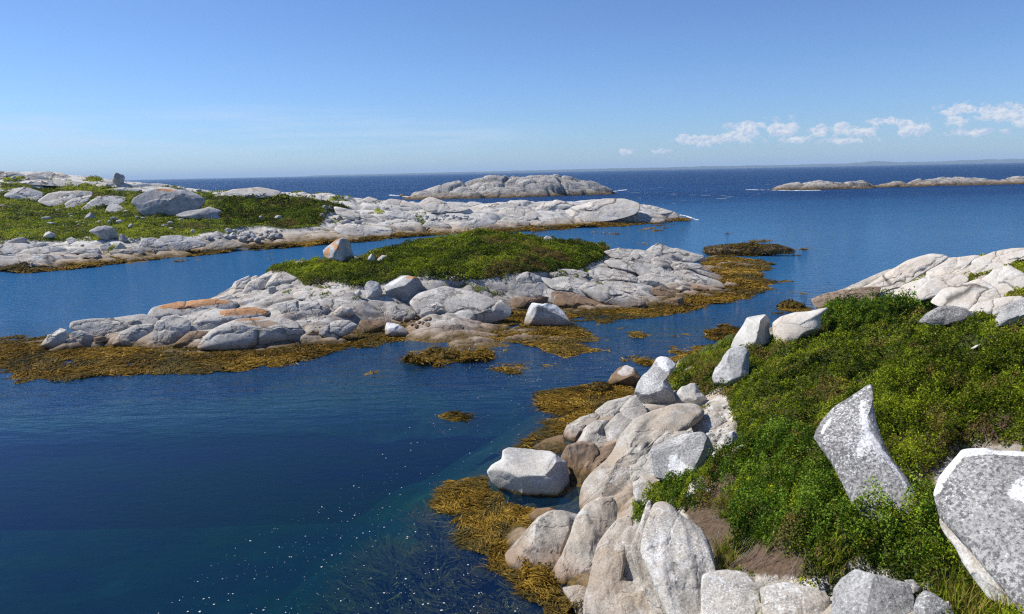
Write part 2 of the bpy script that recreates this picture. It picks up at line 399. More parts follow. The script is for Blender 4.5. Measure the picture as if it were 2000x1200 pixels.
# ---------------------------------------------------------------- land surfaces
class Land:
    def __init__(s, xr, yr, sx, sy, ctrl, c=1.5):
        """ctrl: (px, py, z) or (px, None-or-py, z, D): a height under a pixel, or at a forward distance"""
        P, Zv = [], []
        for k in ctrl:
            if len(k) == 3:
                P.append(onz(k[0], k[1], max(k[2], 0))[:2]); Zv.append(k[2])
            else:
                px, py, z, D = k
                if py is None: w = atd(px, 600, D); P.append((w[0], D)); Zv.append(z)
                else:
                    w = atd(px, py, D); P.append((w[0], D)); Zv.append(w[2])
        P = np.array(P, float); Zv = np.array(Zv, float)
        sc = np.array([1.0, s.ratio if hasattr(s, 'ratio') else 1.0])
        s.x = np.arange(xr[0], xr[1], sx); s.y = np.arange(yr[0], yr[1], sy); s.sx, s.sy = sx, sy
        s.X, s.Y = np.meshgrid(s.x, s.y)
        d = np.sqrt(((P[:, None] - P[None]) ** 2).sum(-1) + c * c)
        n = len(P); A = np.zeros((n + 3, n + 3)); A[:n, :n] = -d + np.eye(n) * c * .25; A[:n, n] = 1; A[:n, n + 1:n + 3] = P; A[n:, :n] = A[:n, n:].T
        w = np.linalg.lstsq(A, np.concatenate([Zv, [0, 0, 0]]), rcond=None)[0]
        out = np.zeros(s.X.size); xy = np.stack([s.X.ravel(), s.Y.ravel()], 1)
        for a in range(0, len(xy), 20000):
            q = xy[a:a + 20000]; dd = np.sqrt(((q[:, None] - P[None]) ** 2).sum(-1) + c * c)
            out[a:a + 20000] = -dd @ w[:n] + w[n] + q @ w[n + 1:]
        s.Z = np.clip(out.reshape(s.X.shape), -6.5, 30)
        s.att = {}
    def proj(s):
        px, py = project(np.stack([s.X.ravel(), s.Y.ravel(), s.Z.ravel()], 1)); return px.reshape(s.X.shape), py.reshape(s.X.shape)
    def mask(s, polys, soft=.3, wob=.0, wfreq=.5):
        px, py = s.proj(); m = np.zeros(s.X.shape)
        if wob:
            px = px + n2d(s.X, s.Y, wfreq, 3) * wob; py = py + n2d(s.X, s.Y, wfreq, 9) * wob * .5
        for p in polys: m = np.maximum(m, inpoly(px, py, p).astype(float))
        return blur(m, (soft / s.sy, soft / s.sx)) if soft else m
    def slabs(s, ang, lx, ly, amp, groove, gw, rock, seed=0, tilt=.5, warp=.35):
        ca, sa = math.cos(ang), math.sin(ang)
        u = (s.X * ca + s.Y * sa) / lx; v = (-s.X * sa + s.Y * ca) / ly
        u = u + n2d(s.X, s.Y, .9 / max(lx, ly), seed + 2, 3) * warp; v = v + n2d(s.X, s.Y, .9 / max(lx, ly), seed + 5, 3) * warp
        cid, cx, cy, e = worley(u, v, seed)
        r = RND[cid]
        h = (r[..., 2] - .5) * 2 * amp + tilt * amp * ((r[..., 3] - .5) * 2 * cx + (r[..., 0] - .5) * 2 * cy) * 2
        dome = 1 - np.exp(-e / gw)
        g = np.exp(-(e / (gw * .35)) ** 2)
        s.Z = s.Z + rock * (h * np.clip(e * 4, 0, 1) ** .5 + groove * (dome - 1))
        s.att['groove'] = np.maximum(s.att.get('groove', 0), g * rock * .8)
    def h(s, x, y):
        fx = np.clip((x - s.x[0]) / s.sx, 0, len(s.x) - 1.001); fy = np.clip((y - s.y[0]) / s.sy, 0, len(s.y) - 1.001)
        i = fx.astype(int); j = fy.astype(int); a = fx - i; b = fy - j
        Z = s.Z; z = (Z[j, i] * (1 - a) + Z[j, i + 1] * a) * (1 - b) + (Z[j + 1, i] * (1 - a) + Z[j + 1, i + 1] * a) * b
        out = (x < s.x[0]) | (x > s.x[-1]) | (y < s.y[0]) | (y > s.y[-1])
        return np.where(out, -9, z)
    def hit(s, px, py, water=True):
        d = rays(float(px), float(py)); t = np.geomspace(3, 400, 6000)
        P = CAM + t[:, None] * d; hh = s.h(P[:, 0], P[:, 1])
        if water: hh = np.maximum(hh, 0)
        k = np.nonzero(P[:, 2] < hh)[0]
        return P[k[0]] if len(k) else P[-1]
    def build(s, name, mat, zmin=-3.2, kind='structure', label=None):
        ny, nx = s.Z.shape; idx = np.arange(nx * ny).reshape(ny, nx)
        q = np.stack([idx[:-1, :-1], idx[:-1, 1:], idx[1:, 1:], idx[1:, :-1]], -1).reshape(-1, 4)
        zf = s.Z.ravel(); q = q[zf[q].max(1) > zmin]
        used = np.zeros(nx * ny, bool); used[q.ravel()] = True; new = np.cumsum(used) - 1
        V = np.stack([s.X.ravel(), s.Y.ravel(), zf], 1)[used]
        o = mesh_np(name, V, new[q], mat, True, {k: v.ravel()[used] for k, v in s.att.items() if not np.isscalar(v)})
        tag(o, label, None, None, kind); s.o = o; return o

def soft_raise(L, polys, height, soft, wob=6):
    m = sstep(.25, .9, L.mask(polys, soft, wob))
    L.Z = L.Z + m * height; return m

# ================================================================ LANDS: shapes
# ---- near shore (right foreground)
near = Land((-16, 34), (3.0, 60), .088, .11, [
    (0,1000,-7),(0,1300,-7),(300,900,-7),(500,760,-7),(900,640,-6.5),(1150,600,-6),(200,1150,-7),(450,1400,-6.5),
    (1170,1215,0),(1090,1155,0),(1010,1090,0),(1000,1040,0),(1060,1000,0),(1130,985,0),(1145,955,0),(1100,900,0),(1098,860,0),(1160,800,0),(1235,770,0),(1260,742,0),(1300,715,0),(1400,676,0),(1440,660,0),(1510,640,0),(1600,603,0),(1590,588,0),(1620,576,0),(1650,567,0),
    (1700,545,0,45),(1760,520,0,45),(1810,506,0,44),(1860,506,0,43),(1900,505,0,42),(1950,495,0,40),(2000,489,0,38),(2200,455,0,34),
    (1700,None,-1.8,50),(1810,None,-1.6,51),(1900,None,-1.2,50),(2000,None,-1,50),(2200,None,-.6,50),(1950,None,-3,58),(2300,None,-2,57),
    (1500,665,.9),(1440,672,.5),(1470,730,1.3),(1400,745,1.0),(1340,735,.5),(1600,650,1.6),(1640,590,1.1),(1740,587,1.6),(1700,565,.9),(1850,630,2.3),(2000,620,3.0),(2000,540,3.1),(1900,560,2.6),(1800,550,1.9),
    (1700,700,2.2),(1900,720,2.8),(2000,800,3.2),(1700,800,2.4),(1550,850,1.9),(1450,850,1.5),(1390,850,1.15),(1350,800,.8),(1300,800,.4),(1320,930,1.2),(1250,960,.7),(1190,900,.3),(1250,860,.6),(1400,1000,1.9),(1330,1040,1.5),(1200,1060,.55),(1120,1060,.35),(1230,1200,.8),(1320,1150,1.5),(1400,1150,2.1),
    (1600,1000,2.5),(1600,1180,2.7),(1800,1000,3.0),(1800,1200,3.2),(2000,1000,3.5),(2000,1200,3.8),(2200,1000,4),(2300,1300,4.5),(1700,1400,3.4),(1350,1400,1.8),(1100,1300,-.5),(2300,700,4.2),(2300,560,4.2),
    (950,1150,-1.1),(880,1000,-.9),(850,900,-1.6),(950,850,-1.1),(1050,790,-.7),(1150,730,-1),(1300,680,-1.2),(1450,620,-1.5),(1540,590,-1.2),(700,1100,-2.6),(600,1300,-3.2),(700,800,-4.5),(1000,700,-3),(1300,620,-3),(1550,550,-2.2),(950,1250,-1.2),(1110,1000,-.6)], 1.0)
near_veg_p = [[(1300,740),(1330,715),(1380,690),(1430,672),(1480,676),(1520,668),(1600,647),(1605,610),(1640,590),(1740,590),(1830,594),(1822,608),(1800,625),(1860,632),(1930,612),(1945,645),(2000,630),(2300,630),(2300,885),(2000,885),(1880,868),(1850,900),(1820,950),(1840,1010),(1870,1110),(1960,1165),(2000,1205),(2050,1300),(1900,1300),(1800,1150),(1680,1105),(1610,1150),(1480,1125),(1400,1120),(1385,1060),(1340,1000),(1290,985),(1240,1024),(1235,990),(1290,945),(1375,930),(1400,905),(1450,862),(1430,800),(1420,770),(1400,765),(1375,775),(1320,765)],
    ZC((1400,320),(1420,250),(1540,180),(1560,120),(1780,70),(1810,75),(1660,180),(1600,240),(1500,260),(1430,310)), ZC((1720,250),(1740,180),(1886,110),(2100,60),(2100,260),(1800,270)), ZC((1700,430),(1800,385),(1886,360),(2200,330),(2200,440),(1850,432))]
near_soil_p = [ZA((1500,280),(1620,190),(1800,180),(2000,250),(2100,420),(1900,820),(1850,760),(1800,450)), [(1370,950),(1450,965),(1440,1010),(1380,990)], [(1395,1085),(1500,1080),(1560,1100),(1600,1140),(1540,1150),(1400,1125)], [(1880,860),(2000,855),(2000,890),(1890,875)],[(1740,900),(1800,860),(1850,900),(1820,960),(1795,1000),(1760,940)]]
wv = near.mask(near_veg_p, .16, 5, 1.2)
near.att['veg'] = wv
near.att['soil'] = near.mask(near_soil_p, .15, 8)
rock = 1 - sstep(.2, .6, wv)
rockz = rock * sstep(-1.6, -.2, near.Z)
near.slabs(.5, 4.2, 1.5, .14, .16, .12, rockz, 3)
near.slabs(-.5, 1.5, .7, .04, .06, .10, rockz, 11)
near.Z += n2d(near.X, near.Y, .6, 2, 4) * .10 * (1 - .5 * rock) + n2d(near.X, near.Y, .35, 8, 3) * .25 * sstep(0, -1.5, near.Z)
vm = sstep(.3, .95, near.mask(near_veg_p[:1], .3, 6, .8))
bil = lambda L, f, s, o=3: abs(n2d(L.X, L.Y, f, s, o))
near.Z += vm * (.06 + .22 * n2d(near.X, near.Y, .4, 4, 3) + .42 * bil(near, 1.0, 6, 2) + .22 * bil(near, 2.6, 16, 2)) * (1 - .7 * near.att['soil'])
bush_p = {
 'b1': [(1385,905),(1420,880),(1480,856),(1560,850),(1600,885),(1622,930),(1640,985),(1645,1020),(1600,1080),(1540,1095),(1480,1080),(1430,1050),(1430,990),(1380,940)],
 'b2': [(1650,1005),(1700,985),(1760,995),(1830,980),(1850,1020),(1870,1090),(1850,1125),(1780,1110),(1700,1095),(1650,1060),(1610,1020)],
 'b3': [(1280,965),(1300,940),(1340,935),(1375,950),(1385,985),(1360,1005),(1310,1000),(1283,985)],
 'b4': [(1234,1000),(1245,985),(1262,985),(1268,1005),(1258,1022),(1240,1025)],
 'b5': [(1690,790),(1700,755),(1760,715),(1850,690),(1950,680),(2100,680),(2100,880),(1990,875),(1880,862),(1850,890),(1820,930),(1760,920),(1700,860)],
 'b6': [(1605,640),(1605,610),(1640,592),(1740,590),(1825,596),(1790,630),(1700,640),(1640,655)]}
for k, hgt, sf in (('b1', .30, .3), ('b2', .2, .25), ('b3', .22, .14), ('b4', .16, .1), ('b5', .30, .45), ('b6', .28, .5)):
    soft_raise(near, [bush_p[k]], hgt, sf)
near.build('near_shore', MR['lnear'], -5.6)

# ---- island in the middle
isl = Land((-33, 27), (27, 76), .09, .10, [
    (85,680,0),(170,684,0),(250,686,0),(400,690,0),(500,690,0),(590,680,0),(690,650,0),(760,640,0),(850,632,0),(930,622,0),(1000,612,0),(1120,606,0),(1200,602,0),(1270,600,0),(1340,590,0),(1420,560,0),(1450,548,0),(1430,515,0),(1390,500,0),
    (150,None,0,37.5),(240,None,0,39.5),(350,None,0,43),(450,None,0,50),(520,None,0,54),(640,None,0,57),(760,None,0,63),(900,None,0,66),(1050,None,0,66),(1200,None,0,62),(1300,None,0,59),(1390,None,0,57),
    (150,665,.35),(300,650,.6),(300,630,.8),(450,655,.6),(450,610,1.0),(560,600,1.15),(560,560,1.5),(650,625,.8),(700,590,1.3),(700,560,1.7),(690,522,2.2),(560,525,1.8),(520,530,1.6),(850,600,1.1),(850,548,1.9),(850,500,2.5),(960,461,0,59),(860,474,0,58),(760,492,0,54),(1060,473,0,58),
    (1000,585,.5),(1000,530,2.0),(1150,482,0,56),(1160,565,.8),(1150,520,1.6),(1190,490,0,54),(1290,486,0,53),(1250,515,1.5),(1300,555,.6),(1350,520,.7),(1390,545,.35),(1330,500,0,54),
    (0,700,-.4),(250,745,-.8),(600,725,-.7),(800,700,-.7),(1000,700,-.6),(1150,690,-.7),(1300,640,-.6),(1490,580,-.4),(1520,520,-.4),(200,800,-4),(700,800,-4.5),(-50,665,-.3),(60,655,-.4),(1100,780,-3),(1400,640,-2.5),(1600,560,-2.5),
    (100,None,-3,45),(350,None,-3,53),(520,None,-3,64),(760,None,-3,72),(1050,None,-3,74),(1300,None,-3,68),(1550,None,-3,62)], .8)
isl_veg_p = [[(495,528),(560,512),(640,508),(700,508),(735,490),(722,480),(760,470),(850,462),(900,455),(960,448),(1000,455),(1060,460),(1160,465),(1192,487),(1180,500),(1165,512),(1130,528),(1050,532),(950,545),(885,548),(850,545),(820,542),(760,548),(740,556),(690,560),(640,552),(600,558),(575,545),(560,532),(510,532)]]
isl_v = isl.mask(isl_veg_p, .3, 6, .5)
isl.att['veg'] = isl_v
isl.att['soil'] = isl.mask([Z2((270,310),(400,300),(420,340),(270,350)), Z2((540,350),(660,350),(700,390),(560,400)), Z2((1280,350),(1440,330),(1460,350),(1300,385))], .2, 6) * .8
isl.att['orange'] = isl.mask([Z1((860,830),(1000,800),(1200,785),(1300,805),(1100,850),(900,860))], .2)
rock = (1 - sstep(.2, .6, isl_v)) * sstep(-1.2, -.1, isl.Z)
isl.slabs(-.22, 4.5, 1.7, .17, .22, .10, rock, 21, .7)
isl.slabs(.25, 1.7, .75, .06, .10, .10, rock, 31, .7)
isl.Z += n2d(isl.X, isl.Y, .5, 2, 4) * .08 + n2d(isl.X, isl.Y, .3, 8, 3) * .3 * sstep(0, -1.5, isl.Z)
m = sstep(.35, .95, isl.mask(isl_veg_p, .35, 6, .5))
isl.Z += m * (.08 + .16 * n2d(isl.X, isl.Y, .4, 4, 3) + .20 * bil(isl, .6, 7, 2) + .12 * bil(isl, 2.2, 8, 2))
isl.build('island', MR['lmid'], -3.2)

# ---- headland on the left
head = Land((-150, 38), (56, 205), .26, .33, [
    (0,532,0),(150,521,0),(300,506,0),(400,497,0),(500,488,0),(600,479,0),(700,470,0),(780,463,0),(850,458,0),(1000,450,0),(1150,443,0),(1300,436,0),(1358,430,0),(-300,560,0),
    (1345,None,0,119),(1270,None,0,126),(1200,None,0,130),(1100,None,0,128),(1000,None,0,127),(860,None,0,127),(740,None,0,130),(640,None,0,140),(480,None,0,150),(300,None,0,165),(0,None,0,185),(-300,None,0,185),
    (1270,407,0,115),(1200,394,0,115),(1100,396,0,111),(1000,404,0,109),(920,405,0,108),(862,394,0,112),(800,402,0,110),(740,396,0,112),(690,388,0,115),(640,381,0,118),(560,379,0,118),(480,374,0,118),(400,378,0,112),(300,364,0,120),(230,354,0,122),(150,344,0,125),(70,338,0,128),(0,338,0,130),(-300,342,0,130),
    (0,475,1.7),(0,400,0,102),(200,400,0,103),(200,465,1.6),(400,440,2.0),(300,420,2.8),(400,468,1.1),(100,430,2.9),(600,440,1.6),(560,410,0,106),(700,440,1.3),(850,430,1.5),(930,432,1.4),(1000,428,1.25),(1150,421,1.25),(1300,423,.6),(330,395,0,104),
    (0,505,.75),(150,498,.75),(300,485,.75),
    (1500,None,-3,112),(1400,None,-3,135),(1200,None,-3,140),(860,None,-3,138),(480,None,-3,165),(0,None,-3,200),(-300,None,-3,200),(0,560,-1.2),(300,530,-1.5),(600,500,-1.5),(900,470,-1.8),(1200,450,-1.8),(1370,436,-1.5)], 2.0)
head_veg_p = [[(-300,372),(0,378),(60,368),(100,352),(130,358),(200,362),(250,372),(300,378),(400,378),(440,385),(520,382),(600,388),(640,395),(690,408),(640,415),(628,440),(560,448),(500,440),(470,442),(440,455),(400,452),(380,465),(320,460),(300,470),(250,472),(210,468),(160,470),(100,470),(60,470),(0,470),(-300,480)],
    Z9((670,120),(720,100),(820,130),(780,140),(700,135)), Z9((0,130),(120,90),(200,100),(180,130),(40,150)), ZE((310,190),(390,190),(380,212),(320,212)), ZE((680,285),(760,285),(760,310),(700,310)), Z9((0,160),(300,150),(600,160),(700,190),(700,215),(400,215),(0,200))]
hv = head.mask(head_veg_p, .9, 5, .12)
head.att['veg'] = hv
rock = (1 - sstep(.2, .6, hv)) * sstep(-1.2, -.1, head.Z)
head.slabs(.12, 10, 4.2, .36, .45, .10, rock, 41, .6)
head.slabs(-.3, 3.6, 2.0, .12, .20, .12, rock, 51, .6)
head.Z += n2d(head.X, head.Y, .2, 2, 4) * .18
m = sstep(.35, .95, head.mask(head_veg_p[:1], 1.0, 5, .12))
head.Z += m * (.1 + .28 * n2d(head.X, head.Y, .22, 4, 3) + .4 * bil(head, .45, 7, 2))
head.build('headland', MR['lhead'], -3.0)

# ---- rocky islet and reef on the horizon side
isf = Land((-40, 45), (210, 266), .4, .5, [
    (796,383.5,0),(850,384,0),(900,384,0),(1000,381.5,0),(1100,378,0),(1160,376,0),(1206,372,0),(796,None,0,232),(1206,None,0,250),
    (820,378,0,233),(850,367,0,236),(900,355,0,239),(940,351,0,241),(970,345,0,242),(1020,345,0,243),(1060,347,0,243),(1100,348,0,244),(1140,353,0,245),(1170,361,0,246),(1195,369,0,246),
    (850,378,0,231),(900,371,0,232),(1000,365,0,233),(1100,364,0,238),(1160,368,0,241),
    (850,None,0,246),(950,None,0,253),(1050,None,0,256),(1150,None,0,256),(770,None,-4,232),(1000,None,-4,218),(1235,None,-4,248),(1000,None,-4,264),(850,None,-4,222),(1120,None,-4,232)], 1.5)
rock = sstep(-2, -.2, isf.Z)
isf.slabs(-.25, 15, 6, .7, .9, .12, rock, 61, .8)
isf.slabs(.35, 5, 3, .3, .45, .12, rock, 63, .8)
isf.Z += n2d(isf.X, isf.Y, .12, 3, 5) * .45 * rock
isf.att['veg'] = isf.X * 0
isf.build('rocky_islet', MR['lfar'], -3.0)
ref = Land((85, 235), (225, 296), .55, .6, [
    (1500,370,0),(1560,371.5,0),(1640,370,0),(1700,367,0),(1760,364,0),(1850,363,0),(1930,362,0),(2000,363,0),(2150,362,0),(1500,None,0,262),
    (1530,364,0,250),(1560,358.5,0,252),(1600,352.5,0,252),(1640,357,0,250),(1690,355.5,0,256),(1750,354.5,0,262),(1800,349.5,0,270),(1850,344.5,0,275),(1900,348,0,276),(1950,350.5,0,274),(2000,346,0,272),(2150,344,0,270),
    (1560,None,0,262),(1640,None,0,263),(1760,None,0,276),(1850,None,0,288),(2000,None,0,288),(2150,None,0,288),(1470,None,-4,262),(1600,None,-4,230),(1760,None,-4,248),(1950,None,-4,252),(1650,None,-4,276),(2000,None,-4,300),(2150,None,-4,250)], 1.5)
rock = sstep(-2, -.2, ref.Z)
ref.slabs(.1, 14, 6, .55, .7, .14, rock, 71, .7)
ref.slabs(.5, 5, 3, .2, .35, .12, rock, 73, .7)
ref.Z += n2d(ref.X, ref.Y, .15, 3, 5) * .25 * rock
ref.att['veg'] = ref.X * 0
ref.build('rocky_reef', MR['lfar'], -3.0)

# ================================================================ ROCKS
_ico = {}
def ico(n):
    if n not in _ico:
        bm = bmesh.new(); bmesh.ops.create_icosphere(bm, subdivisions=n, radius=1.0)
        bm.verts.ensure_lookup_table()
        _ico[n] = (np.array([v.co[:] for v in bm.verts]), np.array([[v.index for v in f.verts] for f in bm.faces])); bm.free()
    return _ico[n]
_seed = [100]
def rock(name, label, cat, poly, L, mat, T=.7, slope=.3, box=2.3, nf=5, facets=(), amp=.05, parent=None, group=None, paint=None, k=.55, contact=None, cracks=0., sink=.08, back=1.0, rnd=2.5, seed=None, at=None, lift=0., grow=1., joint=0., jang=None, center=None, flow=None):
    """one stone: outline as seen, real thickness T (in mean radii), upper part leaning away by slope"""
    _seed[0] += 1; sd = seed or _seed[0]; rs = np.random.RandomState(sd)
    p = np.array(poly, float); yb = p[:, 1].max(); yt = p[:, 1].min()
    bot = p[p[:, 1] > yb - .25 * (yb - yt)]
    cpx = contact or (float(bot[:, 0].mean()), float(yb))
    G = at if at is not None else L.hit(*cpx)
    d = rays(cpx[0], cpx[1]); depthG = float(((G - CAM) @ fw))
    # stretch the outline a little downwards, into the ground
    p[:, 1] = np.where(p[:, 1] > (yb + yt) / 2, p[:, 1] + (p[:, 1] - (yb + yt) / 2) * sink * 2, p[:, 1])
    c = np.array([(p[:, 0].min() + p[:, 0].max()) / 2, (p[:, 1].min() + p[:, 1].max()) / 2])
    A = 0; gx = gy = 0
    for i in range(len(p)):
        a, b = p[i], p[(i + 1) % len(p)]; cr = a[0] * b[1] - b[0] * a[1]; A += cr; gx += (a[0] + b[0]) * cr; gy += (a[1] + b[1]) * cr
    c = np.array([gx / (3 * A), gy / (3 * A)])
    if center: c = np.array(center, float)
    p = c + (p - c) * grow
    vd = rays(c[0], c[1]); vd = vd / np.linalg.norm(vd)
    e1 = np.cross(vd, [0, 0, 1]); e1 /= np.linalg.norm(e1); e2 = np.cross(e1, vd); e3 = -vd
    mpp = depthG / FPX
    R = math.sqrt(abs(A) / 2 / math.pi) * mpp
    hv = (p[:, 1].max() - p[:, 1].min()) * mpp / 2
    tb = float((G - CAM) @ vd)
    tc = tb + slope * hv * (1 - 2 * sink) + k * T * R - lift
    C = CAM + vd * tc
    # outline in the plane through C
    dd = rays(p[:, 0], p[:, 1]); tt = tc / (dd @ vd); Q = CAM + dd * tt[:, None] - C
    U, W = Q @ e1, Q @ e2
    th = np.linspace(-math.pi, math.pi, 721)[:-1]; Rr = np.zeros(720)
    ct, st_ = np.cos(th), np.sin(th)
    for i in range(len(p)):
        x1, y1 = U[i], W[i]; x2, y2 = U[(i + 1) % len(p)], W[(i + 1) % len(p)]
        ex, ey = x2 - x1, y2 - y1; den = ct * ey - st_ * ex; den = np.where(abs(den) < 1e-9, 1e-9, den)
        t = (x1 * ey - y1 * ex) / den; s_ = (x1 * st_ - y1 * ct) / den
        ok = (t > 0) & (s_ >= -.002) & (s_ <= 1.002); Rr = np.where(ok, np.maximum(Rr, t), Rr)
    kk = np.exp(-.5 * (np.arange(-20, 21) / (rnd * 2)) ** 2); kk /= kk.sum()
    Rr = np.convolve(np.concatenate([Rr[-20:], Rr, Rr[:20]]), kk, 'valid')
    size_px = R / mpp
    lv = 3 if size_px < 5 else 4 if size_px < 14 else 5 if size_px < 40 else 6 if size_px < 110 else 7
    if joint and 9 < size_px: lv = min(7, lv + 1)
    S, F = ico(lv)
    rho = np.sqrt(S[:, 0] ** 2 + S[:, 1] ** 2); ang = np.arctan2(S[:, 1], S[:, 0])
    Rt = np.interp(ang, th, Rr, period=2 * math.pi)
    rp = rho ** (2 / box); w = np.sign(S[:, 2]) * abs(S[:, 2]) ** (2 / box)
    ux = rp * np.cos(ang); uy = rp * np.sin(ang)                 # normalised coordinates
    q = np.stack([ux, uy, w], 1)
    fl = [(np.array(f[:3], float), f[3]) for f in facets]
    for _ in range(nf):
        n = np.array([rs.normal(0, .8), rs.normal(0, .8), abs(rs.normal(.6, .5)) + .15]); fl.append((n, rs.uniform(.62, .88)))
    for _ in range(nf // 2): fl.append((rs.normal(0, 1, 3) * np.array([1, 1, .6]) - np.array([0, 0, .8]), rs.uniform(.7, .9)))
    for n, dmax in fl:
        n = n / np.linalg.norm(n); e = q @ n - dmax; e = np.where(e > 0, e, 0); q = q - np.outer(e * .94, n)
    rq = np.hypot(q[:, 0], q[:, 1]) / np.maximum(np.hypot(ux, uy), 1e-6)
    u = q[:, 0] * Rt; v = q[:, 1] * Rt; ww = q[:, 2] * T * R
    ww = np.where(q[:, 2] < 0, ww * back, ww) - slope * v
    P = C + np.outer(u, e1) + np.outer(v, e2) + np.outer(ww, e3)
    nrm = np.outer(S[:, 0], e1) + np.outer(S[:, 1], e2) + np.outer(S[:, 2], e3)
    fr = 1.0 / R
    disp = fbm(P * fr * .9 + sd, 3) * .8 + fbm(P * fr * 2.8 + sd, 4, .55) * .42 + fbm(P * fr * 9 + sd, 3, .55) * .12
    ridge = 1 - abs(fbm(P * fr * 1.3 + sd + 50, 3)) * 2
    disp = disp - np.clip(ridge - .8, 0, 1) * 2.0 * (cracks + .15)
    edge = .35 + .65 * abs(S[:, 2])
    P = P + nrm * (disp * amp * R * edge)[:, None]
    att = {}
    if flow is not None:
        a_ = (u * math.cos(flow) + v * math.sin(flow)) / R; b_ = (-u * math.sin(flow) + v * math.cos(flow)) / R
        n1 = fbm(np.stack([a_ * .8, b_ * 1.7, a_ * 0 + sd * 1.3], 1), 3); n2 = fbm(np.stack([a_ * 1.1, b_ * 5.5, a_ * 0 + sd * 2.1], 1), 3)
        gr = np.exp(-(n1 / .035) ** 2) * np.clip(.6 + fbm(P * 1.1 / R + sd, 2) * 2, 0, 1)
        P = P + np.outer((n1 * .09 + n2 * .018 - gr * .035) * R * (S[:, 2] > -.3), e3 * .8 + np.array([0, 0, .3])); att['groove'] = gr * .35
    if joint:
        ja = rs.uniform(-.5, .5) if jang is None else jang
        a_ = (u * math.cos(ja) + v * math.sin(ja)) / R; b_ = (-u * math.sin(ja) + v * math.cos(ja)) / R
        wx = fbm(np.stack([a_ * 1.3, b_ * 1.3, a_ * 0 + sd * 1.7], 1), 3) * .22; wy = fbm(np.stack([a_ * 1.3, b_ * 1.3, a_ * 0 + sd * 2.9 + 9], 1), 3) * .22
        cid, cx, cy, e = worley((a_ + wx) / (1.9 / joint) + sd, (b_ + wy) / (.66 / joint) + sd * 2, sd & 255)
        g = np.exp(-(e / .05) ** 2) * (S[:, 2] > -.2); r_ = RND[cid]
        off = ((r_[..., 2] - .5) * .07 + (r_[..., 3] - .5) * cx * .10 + (r_[..., 0] - .5) * cy * .10) * np.clip(e * 6, 0, 1)
        P = P + np.outer((off - .045 * np.exp(-e / .07)) * R * (S[:, 2] > -.2), e3 * .8 + np.array([0, 0, .4]))
        att['groove'] = np.clip(g * 1.1, 0, 1) * (RND[(cid * 7) & 1023][..., 1] > .4)
    for kname, polys in (paint or {}).items():
        px, py = project(P); a = np.zeros(len(P))
        for pp in polys: a = np.maximum(a, inpoly(px, py, pp) & (S[:, 2] > -.1))
        for _ in range(3 if lv < 6 else 7):
            s2 = np.zeros(len(P)); ct2 = np.zeros(len(P))
            for i, j in ((0, 1), (1, 2), (2, 0)):
                np.add.at(s2, F[:, i], a[F[:, j]]); np.add.at(ct2, F[:, i], 1)
            a = (a + s2 / np.maximum(ct2, 1)) / 2
        att[kname] = a
    o = mesh_np(name, P, F, mat, True, att, loc=tuple(G), parent=parent)
    return tag(o, label, cat, group)

def ell(px, py, w, h, n=9, seed=0, flat=.75):
    """ragged oval outline, flatter below"""
    rs = np.random.RandomState(seed + int(px * 7 + py)); o = []
    for i in range(n):
        a = 2 * math.pi * (i + rs.uniform(-.25, .25)) / n; r = rs.uniform(.82, 1.08)
        o.append((px + math.cos(a) * w / 2 * r, py - math.sin(a) * h / 2 * r * (1 if math.sin(a) > 0 else flat)))
    return o
# ================================================================ NEAR SHORE: bedrock (parts of the shore) and boulders
R = MR
def ledge(L, poly, mat='near', name='ledge', **k):
    k.setdefault('T', .55); k.setdefault('slope', .7); k.setdefault('nf', 3); k.setdefault('cracks', .5); k.setdefault('amp', .05)
    k['T'] *= .8; k.setdefault('grow', 1.07 if L is not near else 1.16); k.setdefault('k', .72); k.setdefault('box', 2.7); k.setdefault('joint', .7 if L is not near else .0)
    return rock(name, None, None, poly, L, R[mat], parent=L.o, **k)
# big outcrop at the bottom
ledge(near, ZA((75,540),(180,430),(330,260),(430,205),(560,210),(665,240),(690,330),(600,500),(480,720),(380,760),(200,690),(90,610)), 'ramp', T=.7, slope=.55, sink=.12, flow=2.2)
ledge(near, ZA((620,420),(660,270),(740,160),(860,105),(980,110),(1000,200),(960,420),(900,700),(820,900),(700,930),(540,900),(430,860),(380,760),(480,680),(560,560)), 'ramp', T=.6, slope=.6, sink=.1, flow=1.9)
ledge(near, ZA((860,400),(950,200),(1000,120),(1150,130),(1150,330),(1060,520),(1040,700),(1100,780),(1250,830),(1320,1000),(1380,1250),(900,1260),(770,1050),(770,930),(830,700)), 'ramp', T=.5, slope=.6, sink=.06, flow=1.75)
ledge(near, ZA((1060,560),(1070,420),(1130,340),(1240,350),(1180,520),(1230,640),(1260,780),(1180,810),(1090,760),(1040,660)), 'near', T=.7, slope=.4, flow=1.7)
ledge(near, ZA((1160,540),(1250,340),(1310,120),(1360,80),(1380,170),(1300,350),(1250,480),(1300,680),(1420,860),(1560,1100),(1620,1290),(1400,1290),(1350,1050),(1260,820),(1180,620)), 'near', T=.6, slope=.45, sink=.04, flow=1.9)
ledge(near, ZA((1290,420),(1370,170),(1440,140),(1520,190),(1620,290),(1740,350),(1830,520),(1860,690),(1850,800),(1870,960),(1850,1120),(1800,1290),(1600,1290),(1480,1000),(1340,700),(1270,560)), 'near', T=.5, slope=.6, sink=.04, flow=1.95)
ledge(near, ZA((1860,760),(1900,755),(1960,800),(2010,870),(2000,1000),(2000,1290),(1780,1290),(1860,1100)), 'near', T=.6, slope=.5, flow=1.6)
ledge(near, Z7((110,985),(190,970),(250,965),(350,985),(370,1030),(450,1005),(640,1020),(770,1070),(815,1110),(830,1210),(800,1320),(300,1320),(130,1290),(110,1100)), 'near', T=.5, slope=.7, flow=0.2)
